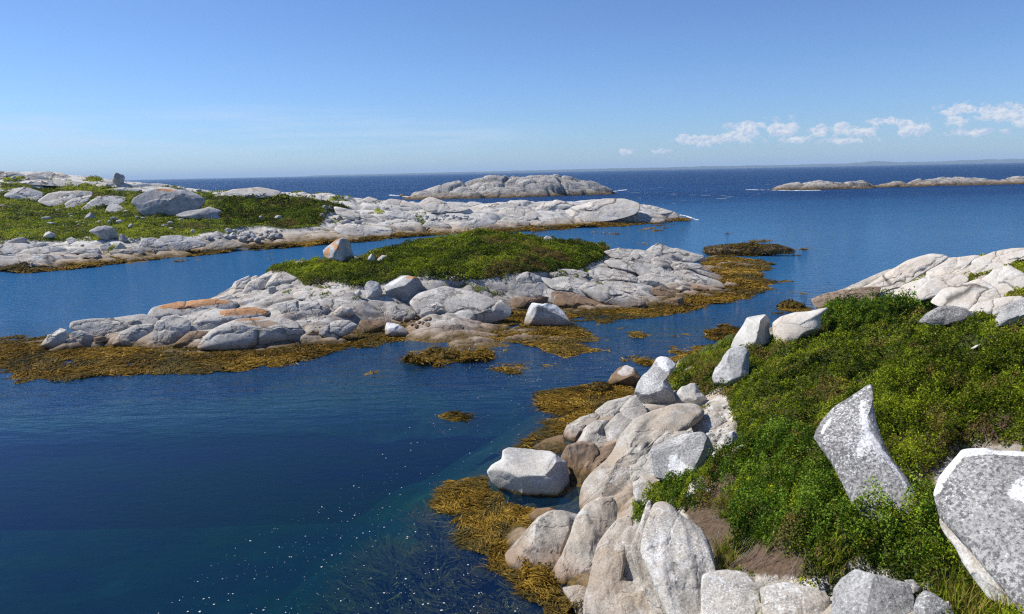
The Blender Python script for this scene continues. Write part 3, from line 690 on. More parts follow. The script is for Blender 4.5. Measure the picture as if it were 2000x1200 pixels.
ledge(near, Z7((250,1210),(300,1150),(350,1135),(410,1160),(440,1250),(420,1330),(260,1330)), 'near', T=.6, slope=.4)
ledge(near, Z5((835,1010),(870,920),(960,840),(1060,700),(1130,620),(1250,560),(1400,525),(1480,520),(1560,570),(1520,640),(1400,710),(1240,790),(1140,1000),(1110,1080),(980,1110),(870,1150),(840,1090)), 'ramp', T=.6, slope=.75, sink=.05, flow=0.9)
ledge(near, Z5((1230,780),(1330,700),(1460,690),(1500,760),(1420,900),(1300,980),(1140,1000),(1130,880)), 'near', T=.5, slope=.7, flow=0.6)
ledge(near, Z5((890,540),(960,490),(1100,450),(1150,480),(1080,540),(1030,590),(960,615),(900,590)), 'near', flow=0.5)
ledge(near, Z5((1045,540),(1100,460),(1140,450),(1200,540),(1210,580),(1130,620),(1085,600)), 'near')
ledge(near, Z5((665,700),(700,640),(780,590),(870,560),(900,590),(830,640),(770,700),(750,750),(680,750)), 'ramp', flow=0.6)
ledge(near, Z5((755,750),(800,670),(870,620),(960,610),(940,670),(980,740),(900,810),(820,770)), 'near', flow=0.5)
ledge(near, Z5((945,650),(1020,570),(1080,600),(1120,620),(1060,700),(1000,750),(960,720)), 'near')
ledge(near, Z5((665,850),(700,780),(780,755),(860,770),(895,820),(830,900),(800,1010),(730,1010),(720,920)), 'brown', T=.7, slope=.3, flow=1.3)
ledge(near, Z5((760,1010),(790,920),(850,850),(930,790),(1020,750),(1010,800),(920,870),(860,960),(840,1020)), 'brown', T=.6, slope=.4, flow=0.9)
ledge(near, Z5((480,780),(560,730),(660,705),(670,750),(700,790),(640,830),(560,800)), 'brown', T=.4, slope=.8, flow=0.3)
ledge(near, Z5((870,1150),(950,1110),(1080,1085),(1140,1100),(1150,1150),(1080,1180),(940,1180)), 'near', T=.5, flow=0.2)
ledge(near, Z5((1140,1040),(1200,990),(1290,985),(1320,1010),(1260,1060),(1160,1100)), 'near', T=.6, slope=.4)
ledge(near, Z5((1180,1120),(1260,1070),(1310,1080),(1280,1150),(1190,1160)), 'near', T=.6, slope=.4)
ledge(near, Z6((655,560),(700,520),(780,515),(870,550),(900,600),(760,640),(680,610)), 'brown', T=.7, slope=.3)
ledge(near, ZA((560,880),(700,860),(830,900),(960,960),(1000,1100),(960,1290),(800,1290),(640,1000)), 'ramp', T=.5, slope=.5, flow=1.6)
ledge(near, ZA((980,1000),(1080,900),(1240,900),(1330,1010),(1400,1290),(1000,1290)), 'ramp', T=.5, slope=.5, flow=1.7)
ledge(near, Z5((1120,1010),(1180,960),(1330,990),(1350,1060),(1260,1120),(1150,1110)), 'near', T=.5, slope=.5)
ledge(near, Z5((1500,620),(1580,570),(1660,560),(1700,610),(1640,680),(1540,690)), 'near', T=.35, slope=.8)
ledge(near, Z7((430,1060),(560,1030),(700,1060),(790,1110),(800,1290),(520,1290),(440,1200)), 'near', T=.5, slope=.7, flow=.3)
ledge(near, Z7((0,420),(60,400),(110,470),(60,520),(-20,500)), 'near', T=.5, slope=.6)
# pale slabs beyond the heath
sl = dict(T=.35, slope=1.25, cracks=.6, joint=.55, jang=.55)
ledge(near, ZC((420,430),(590,330),(750,230),(900,140),(1070,88),(1200,100),(1240,130),(1100,180),(980,260),(840,330),(700,400),(560,450)), 'slab', **sl)
ledge(near, ZC((1100,190),(1230,115),(1360,105),(1460,90),(1530,110),(1480,170),(1380,250),(1220,260),(1080,270)), 'slab', **sl)
ledge(near, ZC((800,420),(900,330),(1080,270),(1300,250),(1400,290),(1300,350),(1100,420),(900,470),(760,480)), 'slab', **sl)
ledge(near, ZC((560,470),(700,400),(860,360),(860,420),(740,480),(620,500)), 'slab', **sl)
ledge(near, ZC((1490,120),(1640,60),(1780,35),(1900,30),(2100,10),(2080,60),(1860,90),(1700,190),(1560,230),(1480,190)), 'slab', **sl)
ledge(near, ZC((1080,470),(1200,380),(1380,330),(1500,290),(1620,360),(1660,430),(1560,500),(1400,560),(1150,500)), 'slab', **sl)
ledge(near, ZC((1500,280),(1620,220),(1760,180),(1900,260),(1900,340),(1720,400),(1640,420)), 'slab', **sl)
ledge(near, ZC((1400,580),(1500,490),(1700,440),(1850,430),(1840,490),(1650,560),(1500,590)), 'slab', **sl)
ledge(near, ZC((140,440),(260,400),(380,380),(520,360),(660,350),(640,400),(600,450),(400,470),(180,500)), 'brown', T=.4, slope=1.1, joint=1.6, jang=.3, amp=.09)

B = lambda name, label, poly, L, mat, cat='boulder', **k: rock(name, label, cat, poly, L, R[mat], **k)
B('boulder', 'big pale white boulder with flat top overhanging the dark seaweed cove', Z6((367,270),(400,225),(465,190),(468,130),(510,110),(640,118),(790,135),(850,175),(905,210),(915,290),(928,400),(920,440),(860,470),(760,490),(620,480),(540,450),(450,390),(400,340)), near, 'white', T=.75, slope=.55, nf=1, box=2.7, amp=.04, cracks=.9, k=.75, sink=.0, rnd=1.6,
  facets=((0.05,-.75,.62,.62),(.1,.75,.65,.66),(.75,-.3,.5,.8),(-.6,-.55,.5,.74)))
B('boulder', 'tall pale teardrop boulder leaning over the pool, white speckled', Z5((1130,420),(1150,360),(1190,300),(1240,250),(1270,200),(1300,182),(1350,190),(1420,250),(1340,285),(1340,330),(1380,400),(1400,450),(1370,500),(1300,528),(1200,515),(1150,470)), near, 'speck', T=.75, slope=.35, nf=2, facets=((.1,-.8,.6,.62),(-.5,.3,.8,.62)), paint={'white': [Z5((1260,200),(1330,180),(1420,250),(1340,290),(1280,260))]})
B('boulder', 'half wet boulder, tan above and brown below, at the weed edge behind the teardrop boulder', Z5((945,365),(980,310),(1030,260),(1080,244),(1130,265),(1165,310),(1185,330),(1150,380),(1060,382),(970,375)), near, 'brown', T=.8, slope=.2, nf=3, amp=.03, paint={'white': [Z5((1010,300),(1070,240),(1130,260),(1120,300),(1060,320))]})
B('boulder', 'small white rounded boulder on the heath edge above the pebbles', Z5((1403,430),(1430,380),(1490,350),(1530,360),(1560,420),(1618,460),(1580,520),(1520,500),(1440,475)), near, 'white', T=.8, nf=4)
B('boulder', 'grey speckled block with a white splash, wedged beside the pebbles', Z5((1232,790),(1330,735),(1450,690),(1570,675),(1610,700),(1650,790),(1640,860),(1600,930),(1500,975),(1370,985),(1270,960),(1235,880)), near, 'speck', T=.7, slope=.45, box=2.8, nf=1, facets=((.85,-.2,.4,.72),(-.1,.1,1,.55)), paint={'white': [Z5((1360,830),(1420,820),(1450,880),(1520,920),(1480,970),(1380,960),(1340,900))]})
B('boulder', 'small pale block between the pebbles and the dark bush', Z5((1660,760),(1700,700),(1780,670),(1805,710),(1810,770),(1740,810),(1680,800)), near, 'near', T=.8, nf=5)
B('boulder', 'flat pale stone poking out below the pebbles', Z5((1700,830),(1760,790),(1850,750),(1860,765),(1790,830),(1730,850)), near, 'near', T=.6, nf=3)
B('boulder', 'pointed white boulder with one black shaded side at the water edge', Z3((1420,850),(1450,790),(1500,720),(1530,665),(1600,652),(1650,645),(1690,680),(1700,740),(1725,820),(1720,850),(1560,862)), near, 'white', T=.9, slope=.15, nf=0, box=3., amp=.035, facets=((.93,.05,.38,.40),(-.6,.3,.75,.62),(.0,.9,.4,.8)))
B('boulder', 'smooth pale hump of granite behind the pointed white boulder', Z4((595,545),(640,510),(720,485),(800,480),(870,465),(925,452),(915,470),(870,500),(860,580),(800,620),(720,650),(625,662),(600,600)), near, 'slab', T=.55, slope=.6, nf=1, amp=.02, box=2.4)
B('boulder', 'rounded grey speckled boulder sunk in the heath below the pointed white one', Z4((260,840),(275,790),(320,720),(370,680),(440,672),(465,700),(475,790),(470,830),(400,870),(330,890),(270,870)), near, 'bould', T=.75, slope=.3, nf=4, facets=((.1,.3,.95,.6),))
B('boulder', 'low dark speckled boulder lying in the heath under the pale slabs', ZC((990,635),(1060,570),(1180,508),(1290,500),(1400,525),(1485,585),(1400,630),(1270,660),(1100,655)), near, 'dark', T=.7, slope=.3, nf=3, lift=.45)
B('boulder', 'pale boulder cut by the right edge of the picture above the heath', ZC((1598,700),(1640,620),(1700,530),(1780,480),(1886,430),(2000,420),(2080,520),(2080,640),(1860,650),(1700,660)), near, 'speck', T=.6, slope=.4, nf=3, lift=.3)
B('boulder', 'tall fin shaped speckled rock standing out of the dark heath', ZB((135,580),(160,500),(210,410),(300,310),(400,260),(500,190),(570,140),(610,118),(628,135),(622,200),(625,300),(640,420),(672,540),(710,630),(780,770),(880,890),(940,1000),(1000,1120),(1010,1240),(900,1330),(700,1330),(560,1230),(440,1080),(360,920),(280,780),(200,670)), near, 'dark', center=(1668, 852), contact=(1738, 985), T=.34, slope=.62, nf=0, k=.3, lift=.38, grow=1.03, box=2.7, amp=.035, sink=.0, rnd=1.8, cracks=.2, facets=((-.62,.5,.6,.60),), paint={'white': [ZB((540,240),(560,280),(600,520),(780,770),(995,1110),(950,1170),(860,960),(740,800),(560,700),(520,560),(500,330)), ZB((480,560),(600,560),(620,700),(520,760),(420,760)), ZB((160,560),(240,420),(400,270),(640,105),(700,90),(560,190),(440,270),(300,380),(200,560))]})
B('boulder', 'great speckled slab with a white crusted rim and a long crack at the right edge', [(1822,965),(1830,930),(1872,870),(1920,866),(1940,872),(1985,874),(2060,880),(2140,960),(2150,1150),(2080,1240),(2000,1195),(1960,1145),(1915,1095),(1875,1050),(1838,1012)], near, 'dark', T=.36, slope=.7, nf=0, box=2.8, amp=.035, sink=.0, cracks=.2, rnd=1.4, paint={'white': [[(1865,885),(1872,865),(1920,862),(2000,868),(2060,870),(2060,890),(1990,892),(1930,888),(1880,895),(1850,935),(1832,970),(1818,970),(1828,925)], [(1975,945),(2000,925),(2030,925),(2030,990),(1990,980),(1960,968)]]})
B('boulder', 'pale long slab below the crack of the great speckled slab', Z7((1455,640),(1510,650),(1600,730),(1720,840),(1820,940),(1920,1060),(1930,1130),(1840,1100),(1740,1070),(1680,1000),(1600,900),(1550,800),(1490,740)), near, 'near', T=.4, slope=.6, nf=1, amp=.03, lift=.5, grow=1.08)
B('boulder', 'pyramid boulder, cream left face and grey speckled right face, at the bottom edge', Z7((815,1040),(870,980),(965,930),(1020,950),(1150,985),(1280,1020),(1310,1100),(1300,1200),(1290,1330),(820,1330),(812,1150)), near, 'speck', T=.85, slope=.35, nf=0, box=2.8, amp=.03, facets=((-.72,.15,.65,.42),(.35,.1,.93,.52)), sink=.03)
B('boulder', 'rounded speckled boulder just right of the pyramid boulder', Z7((1300,1170),(1320,1100),(1370,1055),(1430,1080),(1510,1140),(1550,1210),(1560,1320),(1300,1320)), near, 'speck', T=.7, nf=4, sink=.02)
B('boulder', 'small grey boulder squeezed behind the pyramid boulder', Z7((1245,1000),(1300,995),(1350,1040),(1340,1070),(1300,1100),(1280,1040)), near, 'speck', T=.7, nf=3)
B('boulder', 'tiny pale stone at the bottom right corner beside the grass', Z7((1485,1130),(1510,1120),(1535,1160),(1530,1185),(1500,1170)), near, 'near', T=.7, nf=3)
B('stone', 'white stone tip showing through the heath, lower of the two', ZC((1400,905),(1440,890),(1500,895),(1490,915),(1430,925)), near, 'white', cat='stone', T=.8, nf=2, lift=.15)
B('stone', 'white stone tip showing through the heath, upper of the two', ZC((1440,860),(1480,835),(1530,825),(1500,850),(1460,868)), near, 'white', cat='stone', T=.8, nf=2, lift=.15)
B('stone', 'small pinkish stone at the left edge of the heath near the water', Z5((1455,275),(1500,250),(1515,265),(1480,290)), near, 'near', cat='stone', T=.8, nf=2)
B('stone', 'small stone lodged under the teardrop boulder', Z5((1325,520),(1350,505),(1372,520),(1360,540),(1330,540)), near, 'near', cat='stone', T=.8, nf=2)
# pebbles in the gully
rs = np.random.RandomState(5)
peb = []
for (x, y, w, h) in ((1640,590,90,60),(1685,620,55,45),(1705,590,35,30),(1720,610,32,30),(1655,655,28,22),(1600,650,80,60),(1490,670,55,40),(1725,515,60,35),(1690,670,40,30),(1660,835,60,45),(1570,650,50,40),(1620,700,60,40),(1530,640,40,26),(1675,700,50,32),(1640,730,45,30),(1560,600,36,26),(1590,570,30,22),(1610,555,26,18),(1700,560,24,20),(1735,640,26,20),(1700,645,22,18),(1580,700,34,22)):
    peb.append((900 + x * .3, 640 + y * .3, w * .3, h * .3))
for _ in range(40): peb.append((rs.uniform(1358, 1425), rs.uniform(800, 862), rs.uniform(4, 8), rs.uniform(3, 6)))
for i, (x, y, w, h) in enumerate(peb):
    B('pebble', 'pale rounded pebble in the gully beside the grey speckled block', ell(x, y, w, h, 8, i), near, 'white' if i % 3 else 'near', cat='pebble', T=.75, nf=3, group='pebbles in the gully', slope=.3)

# ================================================================ ISLAND
I = lambda poly, mat='mid', **k: ledge(isl, poly, mat, **k)
I(Z1((225,1040),(270,980),(330,945),(370,960),(385,1000),(370,1045),(300,1055)), T=.8, slope=.3)
I(Z1((405,970),(450,960),(530,990),(520,1035),(420,1035),(400,1000)), T=.8, slope=.3)
I(Z1((370,1010),(410,1000),(430,1030),(380,1040)), T=.8, slope=.2)
I(Z1((525,1000),(570,990),(620,1010),(600,1030),(530,1035)), 'brown', T=.7, slope=.3)
I(Z1((400,950),(405,910),(520,895),(640,890),(790,870),(880,900),(850,930),(720,955),(640,990),(560,990),(470,960)), T=.5, slope=.8)
I(Z1((630,1030),(680,970),(760,930),(850,925),(870,980),(860,1040),(760,1050),(690,1050)), T=.7, slope=.45)
I(Z1((850,990),(880,910),(960,885),(1050,890),(1070,920),(1050,980),(960,1040),(880,1045)), T=.7, slope=.45)
OR = {'orange': [Z1((860,830),(1000,795),(1200,780),(1310,800),(1250,825),(1100,838),(900,845)), Z1((1220,850),(1400,825),(1510,850),(1480,875),(1330,885),(1230,875)), Z1((1000,840),(1030,850),(1020,890),(990,880))]}
I(Z1((820,890),(860,830),(1000,800),(1200,785),(1320,800),(1300,840),(1150,870),(1050,890),(920,890)), T=.5, slope=.9, paint=OR)
I(Z1((1060,950),(1100,900),(1220,850),(1400,830),(1500,850),(1480,880),(1330,900),(1240,930),(1180,960)), T=.5, slope=.9, paint=OR)
I(Z1((960,1045),(1060,965),(1180,960),(1200,975),(1090,1055)), 'brown', T=.5, slope=.5)
I(Z1((1110,1050),(1150,1000),(1190,960),(1250,930),(1330,900),(1440,885),(1560,890),(1640,915),(1675,950),(1675,1000),(1630,1045),(1500,1068),(1300,1065)), T=.75, slope=.35, amp=.025, paint={'orange': [Z1((1300,905),(1400,885),(1500,890),(1440,905))], 'brown': [Z1((1350,920),(1500,900),(1560,920),(1480,945))]})
I(Z1((1265,755),(1310,690),(1390,655),(1400,700),(1360,755)), 'slab', T=.6)
I(Z1((1350,750),(1390,690),(1480,650),(1540,640),(1480,710),(1440,750)), 'slab', T=.6)
I(Z1((1480,715),(1520,650),(1580,630),(1660,670),(1600,700),(1520,720)), 'slab', T=.6)
I(Z1((1495,720),(1535,712),(1545,745),(1500,755)), 'slab', T=.8, slope=.3, box=3.2)
I(Z1((1200,775),(1300,760),(1440,755),(1500,765),(1420,785),(1280,795)), 'slab', T=.5)
I(Z2((640,470),(760,475),(880,490),(900,520),(840,545),(640,545)), T=.45, slope=1.)
I(Z2((530,500),(640,480),(640,540),(530,530)), T=.5, slope=.8)
I(Z2((400,500),(520,480),(530,530),(430,545)), T=.5, slope=.9)
I(Z2((480,440),(640,410),(800,420),(820,455),(640,470),(500,470)), 'slab', T=.4, slope=1.1)
I(Z2((890,520),(960,470),(1080,500),(1180,545),(1150,580),(1000,585),(930,560)), T=.5, slope=.8)
I(Z2((640,640),(700,590),(800,590),(850,620),(800,660),(720,685),(650,670)), T=.6, slope=.5)
I(Z2((550,680),(600,640),(645,650),(600,690)), 'brown', T=.5, slope=.5)
I(Z2((850,640),(870,590),(990,590),(1000,630),(930,660),(870,670)), 'brown', T=.5, slope=.6)
I(Z2((1150,490),(1200,440),(1340,400),(1500,430),(1600,470),(1700,520),(1690,560),(1560,590),(1400,595),(1270,580),(1200,540)), T=.45, slope=.95, amp=.03)
I(Z2((1400,380),(1480,340),(1600,320),(1800,340),(1880,380),(1920,430),(1850,455),(1720,450),(1600,420)), T=.5, slope=.8)
I(Z2((1210,515),(1300,480),(1325,510),(1250,570),(1205,560)), T=.6, slope=.5)
I(Z2((1480,500),(1560,470),(1660,480),(1710,530),(1650,570),(1500,560)), T=.5, slope=.8)
I(Z3((0,520),(0,400),(100,375),(190,400),(240,480),(230,525),(120,525)), T=.6, slope=.5)
I(Z3((0,610),(0,540),(80,535),(200,550),(250,530),(240,580),(160,580),(80,615)), 'brown', T=.5, slope=.6)
I(Z3((180,400),(300,430),(480,470),(520,520),(560,560),(400,500),(250,470)), T=.5, slope=.8)
I(Z3((270,500),(400,510),(560,560),(700,600),(560,605),(400,600),(280,590),(240,540)), 'brown', T=.4, slope=.8)
I(Z3((440,480),(500,440),(640,470),(760,520),(860,560),(865,600),(760,605),(650,585),(560,560)), T=.6, slope=.6, amp=.03)
I(Z3((250,420),(330,400),(490,430),(450,500),(370,490),(260,460)), T=.5, slope=.9)
I(Z3((560,440),(700,440),(860,500),(970,550),(960,570),(860,550),(700,490)), T=.5, slope=.8)
I(Z3((500,370),(560,345),(680,380),(830,410),(820,440),(700,420),(560,420)), T=.5, slope=.9)
I(Z3((250,350),(400,355),(500,380),(500,405),(380,400),(250,390)), T=.5, slope=.9)
I(Z3((860,250),(920,205),(960,185),(1020,205),(1130,235),(1250,270),(1270,300),(1100,290),(960,300),(900,280)), 'mid', T=.7, slope=.5)
I(Z3((600,240),(700,215),(820,250),(860,300),(760,300),(660,280)), T=.5, slope=.9)
I(Z3((600,300),(700,290),(860,320),(960,380),(900,400),(760,360),(640,340)), T=.4, slope=1.)
I(Z3((950,330),(1080,305),(1220,320),(1240,345),(1100,350),(980,345)), T=.5, slope=.8)
I(Z3((860,310),(940,330),(1100,400),(1080,430),(980,400),(880,350)), T=.4, slope=.9)
I(Z3((1040,370),(1120,360),(1350,430),(1390,470),(1200,450),(1060,410)), T=.5, slope=.7)
I(Z3((1380,460),(1400,435),(1470,450),(1460,475)), T=.6)
I(Z3((830,420),(900,420),(960,440),(950,465),(850,455)), T=.7, slope=.3, box=3)
I(Z3((965,570),(1040,540),(1110,540),(1120,590),(1000,598)), 'brown', T=.7, slope=.3, box=3)
I(Z3((880,480),(960,470),(1060,500),(1060,530),(960,540),(880,510)), 'brown', T=.5, slope=.6)
I(Z3((1130,470),(1200,455),(1280,480),(1280,500),(1200,500)), 'brown', T=.6, slope=.4)
I(Z3((1060,480),(1120,460),(1160,480),(1120,500)), 'mid', T=.6, slope=.4)
I(Z3((1090,280),(1160,255),(1240,265),(1275,300),(1180,310)), 'mid', T=.6, slope=.5)
B('boulder', 'upright boulder with orange lichen perched on the island heath, dark right side', Z2((655,200),(680,175),(730,140),(770,125),(810,150),(830,190),(848,235),(840,260),(790,272),(720,255),(670,235)), isl, 'bould', T=.85, slope=.1, nf=0, box=3.2, amp=.04, facets=((.9,-.1,.4,.45),(-.75,.35,.5,.62),(.0,.1,1,.7)), k=.5, sink=.02, paint={'orange': [Z2((655,190),(740,130),(770,125),(720,160),(700,180),(690,240),(660,235)), Z2((715,160),(750,160),(750,200),(720,200))]}, contact=(663, 514))
B('boulder', 'big grey boulder dark with lichen on the island ledges', Z2((1000,400),(1050,360),(1090,335),(1130,337),(1190,350),(1220,390),(1210,450),(1150,485),(1060,475),(1010,440)), isl, 'speck', T=.85, slope=.15, nf=1, box=2.8, facets=((0,-.5,.85,.5),(-.35,.75,.55,.58),(.6,-.1,.8,.62)), paint={'orange': [Z2((1110,340),(1200,345),(1190,362),(1120,355))], 'white': [Z2((1000,400),(1090,335),(1130,340),(1040,400))]})  # white on the upper left paints its sunlit side into the colour
B('boulder', 'round grey boulder just left of the big lichen dark one on the island', Z2((888,400),(905,375),(930,365),(975,380),(995,430),(970,460),(900,465)), isl, 'bould', T=.85, slope=.15, nf=4)
B('stone', 'small pale stone beside the round grey boulder on the island', Z2((825,440),(860,410),(880,440),(850,458)), isl, 'white', cat='stone', T=.7, nf=4)
B('boulder', 'pale angular block lying on the island ledges above the orange weed', Z2((720,540),(760,508),(820,520),(840,550),(800,568),(725,562)), isl, 'slab', T=.8, slope=.3, nf=2, box=3)
B('boulder', 'small pale boulder with dark base standing in the weed fringe', Z2((1000,640),(1015,600),(1060,600),(1110,625),(1135,650),(1130,685),(1060,690),(1005,665)), isl, 'bould', T=.8, slope=.25, nf=4, paint={'white': [Z2((1000,640),(1015,595),(1060,600),(1110,625),(1060,650))]})
B('boulder', 'large boulder with bright sunlit top and shaded front, surrounded by golden weed', Z3((75,720),(82,680),(90,650),(110,600),(130,570),(200,580),(230,572),(290,590),(340,635),(375,680),(400,720),(385,735),(200,728)), isl, 'bould', T=.8, slope=.15, nf=0, box=2.9, amp=.045, facets=((.0,-.3,.95,.45),(.5,.45,.6,.72),(-.8,.0,.5,.75)), paint={'white': [Z3((90,650),(130,565),(200,575),(290,585),(360,650),(330,650),(260,610),(150,600),(110,650))]})  # white along the top puts the sunlight there into the rock colour
B('boulder', 'white boulder half hidden behind the island heath, left of two', Z2((905,250),(912,230),(930,215),(950,240),(942,265)), isl, 'white', T=.8, nf=3)
B('boulder', 'white boulder half hidden behind the island heath, right of two', Z2((955,258),(970,240),(990,224),(1020,228),(1012,255),(980,265)), isl, 'white', T=.8, nf=3)
B('boulder', 'grey rounded stone showing above the far side of the island heath', Z3((200,165),(205,145),(225,136),(255,142),(275,165),(240,172)), isl, 'bould', T=.7, nf=3)
B('stone', 'pale flat stone in the island heath left of the upright boulder', Z2((500,265),(530,255),(575,262),(560,275),(515,275)), isl, 'slab', cat='stone', T=.6, nf=3)
rs = np.random.RandomState(9)
for i in range(26):
    x, y = rs.uniform(1100, 1260), rs.uniform(575, 628)
    B('stone', 'brown stone in the rubble at the foot of the island ledges', ell(400 + x * .35, 420 + y * .35, rs.uniform(6, 15), rs.uniform(5, 11), 8, i), isl, 'brown', cat='stone', T=.7, nf=4, group='brown rubble at the island foot')
for i in range(60):
    x, y = ((rs.uniform(560, 700), rs.uniform(560, 630)) if i % 3 == 0 else (rs.uniform(1330, 1480), rs.uniform(330, 385)) if i % 3 == 1 else (rs.uniform(600, 800), rs.uniform(380, 400)))
    B('stone', 'small pale stone scattered on the island ledges beside the heath', ell(400 + x * .35, 420 + y * .35, rs.uniform(3, 8), rs.uniform(3, 5), 8, i), isl, 'slab', cat='stone', T=.7, nf=3, group='small stones on the island ledges')
# weed covered reef off the island tip
reefL = Land((12, 32), (44, 72), .2, .25, [(x, y, -.3) for x in (1200, 1300, 1400, 1500, 1600, 1700) for y in (480, 520, 560, 620)], 1.)
B('reef_rock', 'low reef coated in dark weed off the tip of the island', [(1373,494),(1378,482),(1400,479),(1430,477),(1450,475),(1480,477),(1510,477),(1535,482),(1552,487),(1545,492),(1500,495),(1440,499),(1400,500)], reefL, 'reef', cat='reef', T=.28, slope=.5, nf=2, amp=.2, cracks=1.2, sink=.02, joint=2.2, rnd=1.)
def coat(o, n, size, seed):
    """short weed strands growing on a rock's own surface, one part of it"""
    rs = np.random.RandomState(seed); me = o.data; nv = len(me.vertices); co = np.empty(nv * 3, np.float32); me.vertices.foreach_get('co', co); co = co.reshape(-1, 3)
    no = np.empty(nv * 3, np.float32); me.vertices.foreach_get('normal', no); no = no.reshape(-1, 3)
    ok = np.nonzero(no[:, 2] > -.2)[0]; k = ok[rs.randint(0, len(ok), n)]; c = co[k] + np.array(o.location) + rs.normal(0, size * .4, (n, 3)) * [1, 1, .1]; d = rs.normal(0, 1, (n, 3)); d -= (d * no[k]).sum(1)[:, None] * no[k]; d[:, 2] -= .6
    d /= np.linalg.norm(d, axis=1)[:, None]; w = np.cross(d, no[k] + 1e-3) * size * .16; l = (size * rs.uniform(.5, 1.3, n))[:, None]
    V = np.stack([c + no[k] * size * .15 - w, c + no[k] * size * .15 + w, c + d * l * .5 + no[k] * size * .3 + w, c + d * l * .5 + no[k] * size * .3 - w, c + d * l + no[k] * .01 + w * .3, c + d * l + no[k] * .01 - w * .3], 1).reshape(-1, 3)
    b = np.arange(n) * 6; F = np.concatenate([np.stack([b, b + 1, b + 2, b + 3], 1), np.stack([b + 3, b + 2, b + 4, b + 5], 1)])
    m = mesh_np('weed', V, F, ML['weed'], False, {'tint': np.repeat(np.clip(rs.normal(.32, .2, n), 0, 1), 6), 'dry': np.repeat(rs.uniform(0, .8, n), 6)}, loc=tuple(o.location), parent=o); tag(m, None, None, None, 'stuff')
coat(bpy.data.objects['reef_rock'], 4500, .22, 3)
B('reef_rock', 'small weed covered rock awash beside the near heath', Z3((1760,605),(1780,575),(1820,568),(1860,580),(1885,605),(1830,618),(1790,615)), near, 'reef', cat='reef', T=.7, slope=.4, nf=1, amp=.14, at=onz(1547, 604, -.05))
B('reef_rock', 'dark weedy rock beside the half wet tan boulder', Z5((840,385),(880,360),(950,372),(980,410),(960,430),(880,430),(850,410)), near, 'reef', cat='reef', T=.7, slope=.4, nf=1, amp=.14, at=onz(1170, 768, -.05))

coat(bpy.data.objects['reef_rock.001'], 900, .3, 4)
coat(bpy.data.objects['reef_rock.002'], 1800, .16, 5)
# ================================================================ HEADLAND
Hd = lambda poly, mat='head', **k: ledge(head, poly, mat, **k)
sl = dict(T=.4, slope=1.6)
B('boulder', 'huge rounded grey outcrop with a rusty crown standing in the far grass', Z9((1020,300),(1040,275),(1070,250),(1130,222),(1190,200),(1260,190),(1350,198),(1450,205),(1540,235),(1610,275),(1600,310),(1560,350),(1540,390),(1400,410),(1280,418),(1150,405),(1080,370),(1060,335)), head, 'outc', cat='outcrop', T=.55, slope=.5, nf=2, amp=.05, cracks=.8, facets=((-.1,-.5,.85,.55),), paint={'orange': [Z9((1200,195),(1270,188),(1360,200),(1350,225),(1280,215),(1220,210))]})
B('boulder', 'low grey slab running right from the foot of the huge outcrop', Z9((1350,405),(1450,370),(1560,355),(1640,335),(1750,375),(1700,395),(1765,440),(1640,443),(1500,430)), head, 'outc', cat='outcrop', T=.5, slope=.6, nf=2)
B('boulder', 'lone boulder balanced on the skyline of the headland', Z9((875,130),(880,95),(900,72),(920,62),(960,80),(985,115),(970,145),(950,162),(915,166),(885,150)), head, 'outc', T=.85, slope=.1, nf=4, box=2.7, facets=((.7,-.3,.5,.6),))
B('boulder', 'smooth grey whaleback boulder with shaded right end at the grass edge', Z9((685,530),(760,490),(830,482),(880,495),(920,545),(925,590),(860,602),(790,580),(740,550)), head, 'outc', T=.7, slope=.4, nf=1, facets=((.7,-.5,.5,.55),))
B('boulder', 'small grey boulder touching the right end of the whaleback boulder', Z9((925,560),(950,545),(1000,585),(990,612),(930,600)), head, 'outc', T=.7, nf=3)
B('boulder', 'sharp pale triangular block standing on the far shore ledges', Z9((890,668),(910,640),(940,613),(985,655),(945,678)), head, 'head', T=.7, slope=.2, nf=1, box=3)
B('boulder', 'long dark boulder at the grass edge near the left border', Z9((40,612),(120,582),(180,572),(215,590),(200,628),(100,618)), head, 'outc', T=.6, nf=2)
B('boulder', 'pale square block in the grass left of the whaleback boulder', Z9((337,570),(345,535),(385,528),(440,552),(430,575),(370,585)), head, 'white', T=.8, slope=.2, nf=2, box=3)
B('boulder', 'grey pyramid boulder alone in the middle of the far grass', Z9((652,430),(680,395),(705,377),(750,415),(740,430),(700,436)), head, 'outc', T=.8, slope=.2, nf=2)
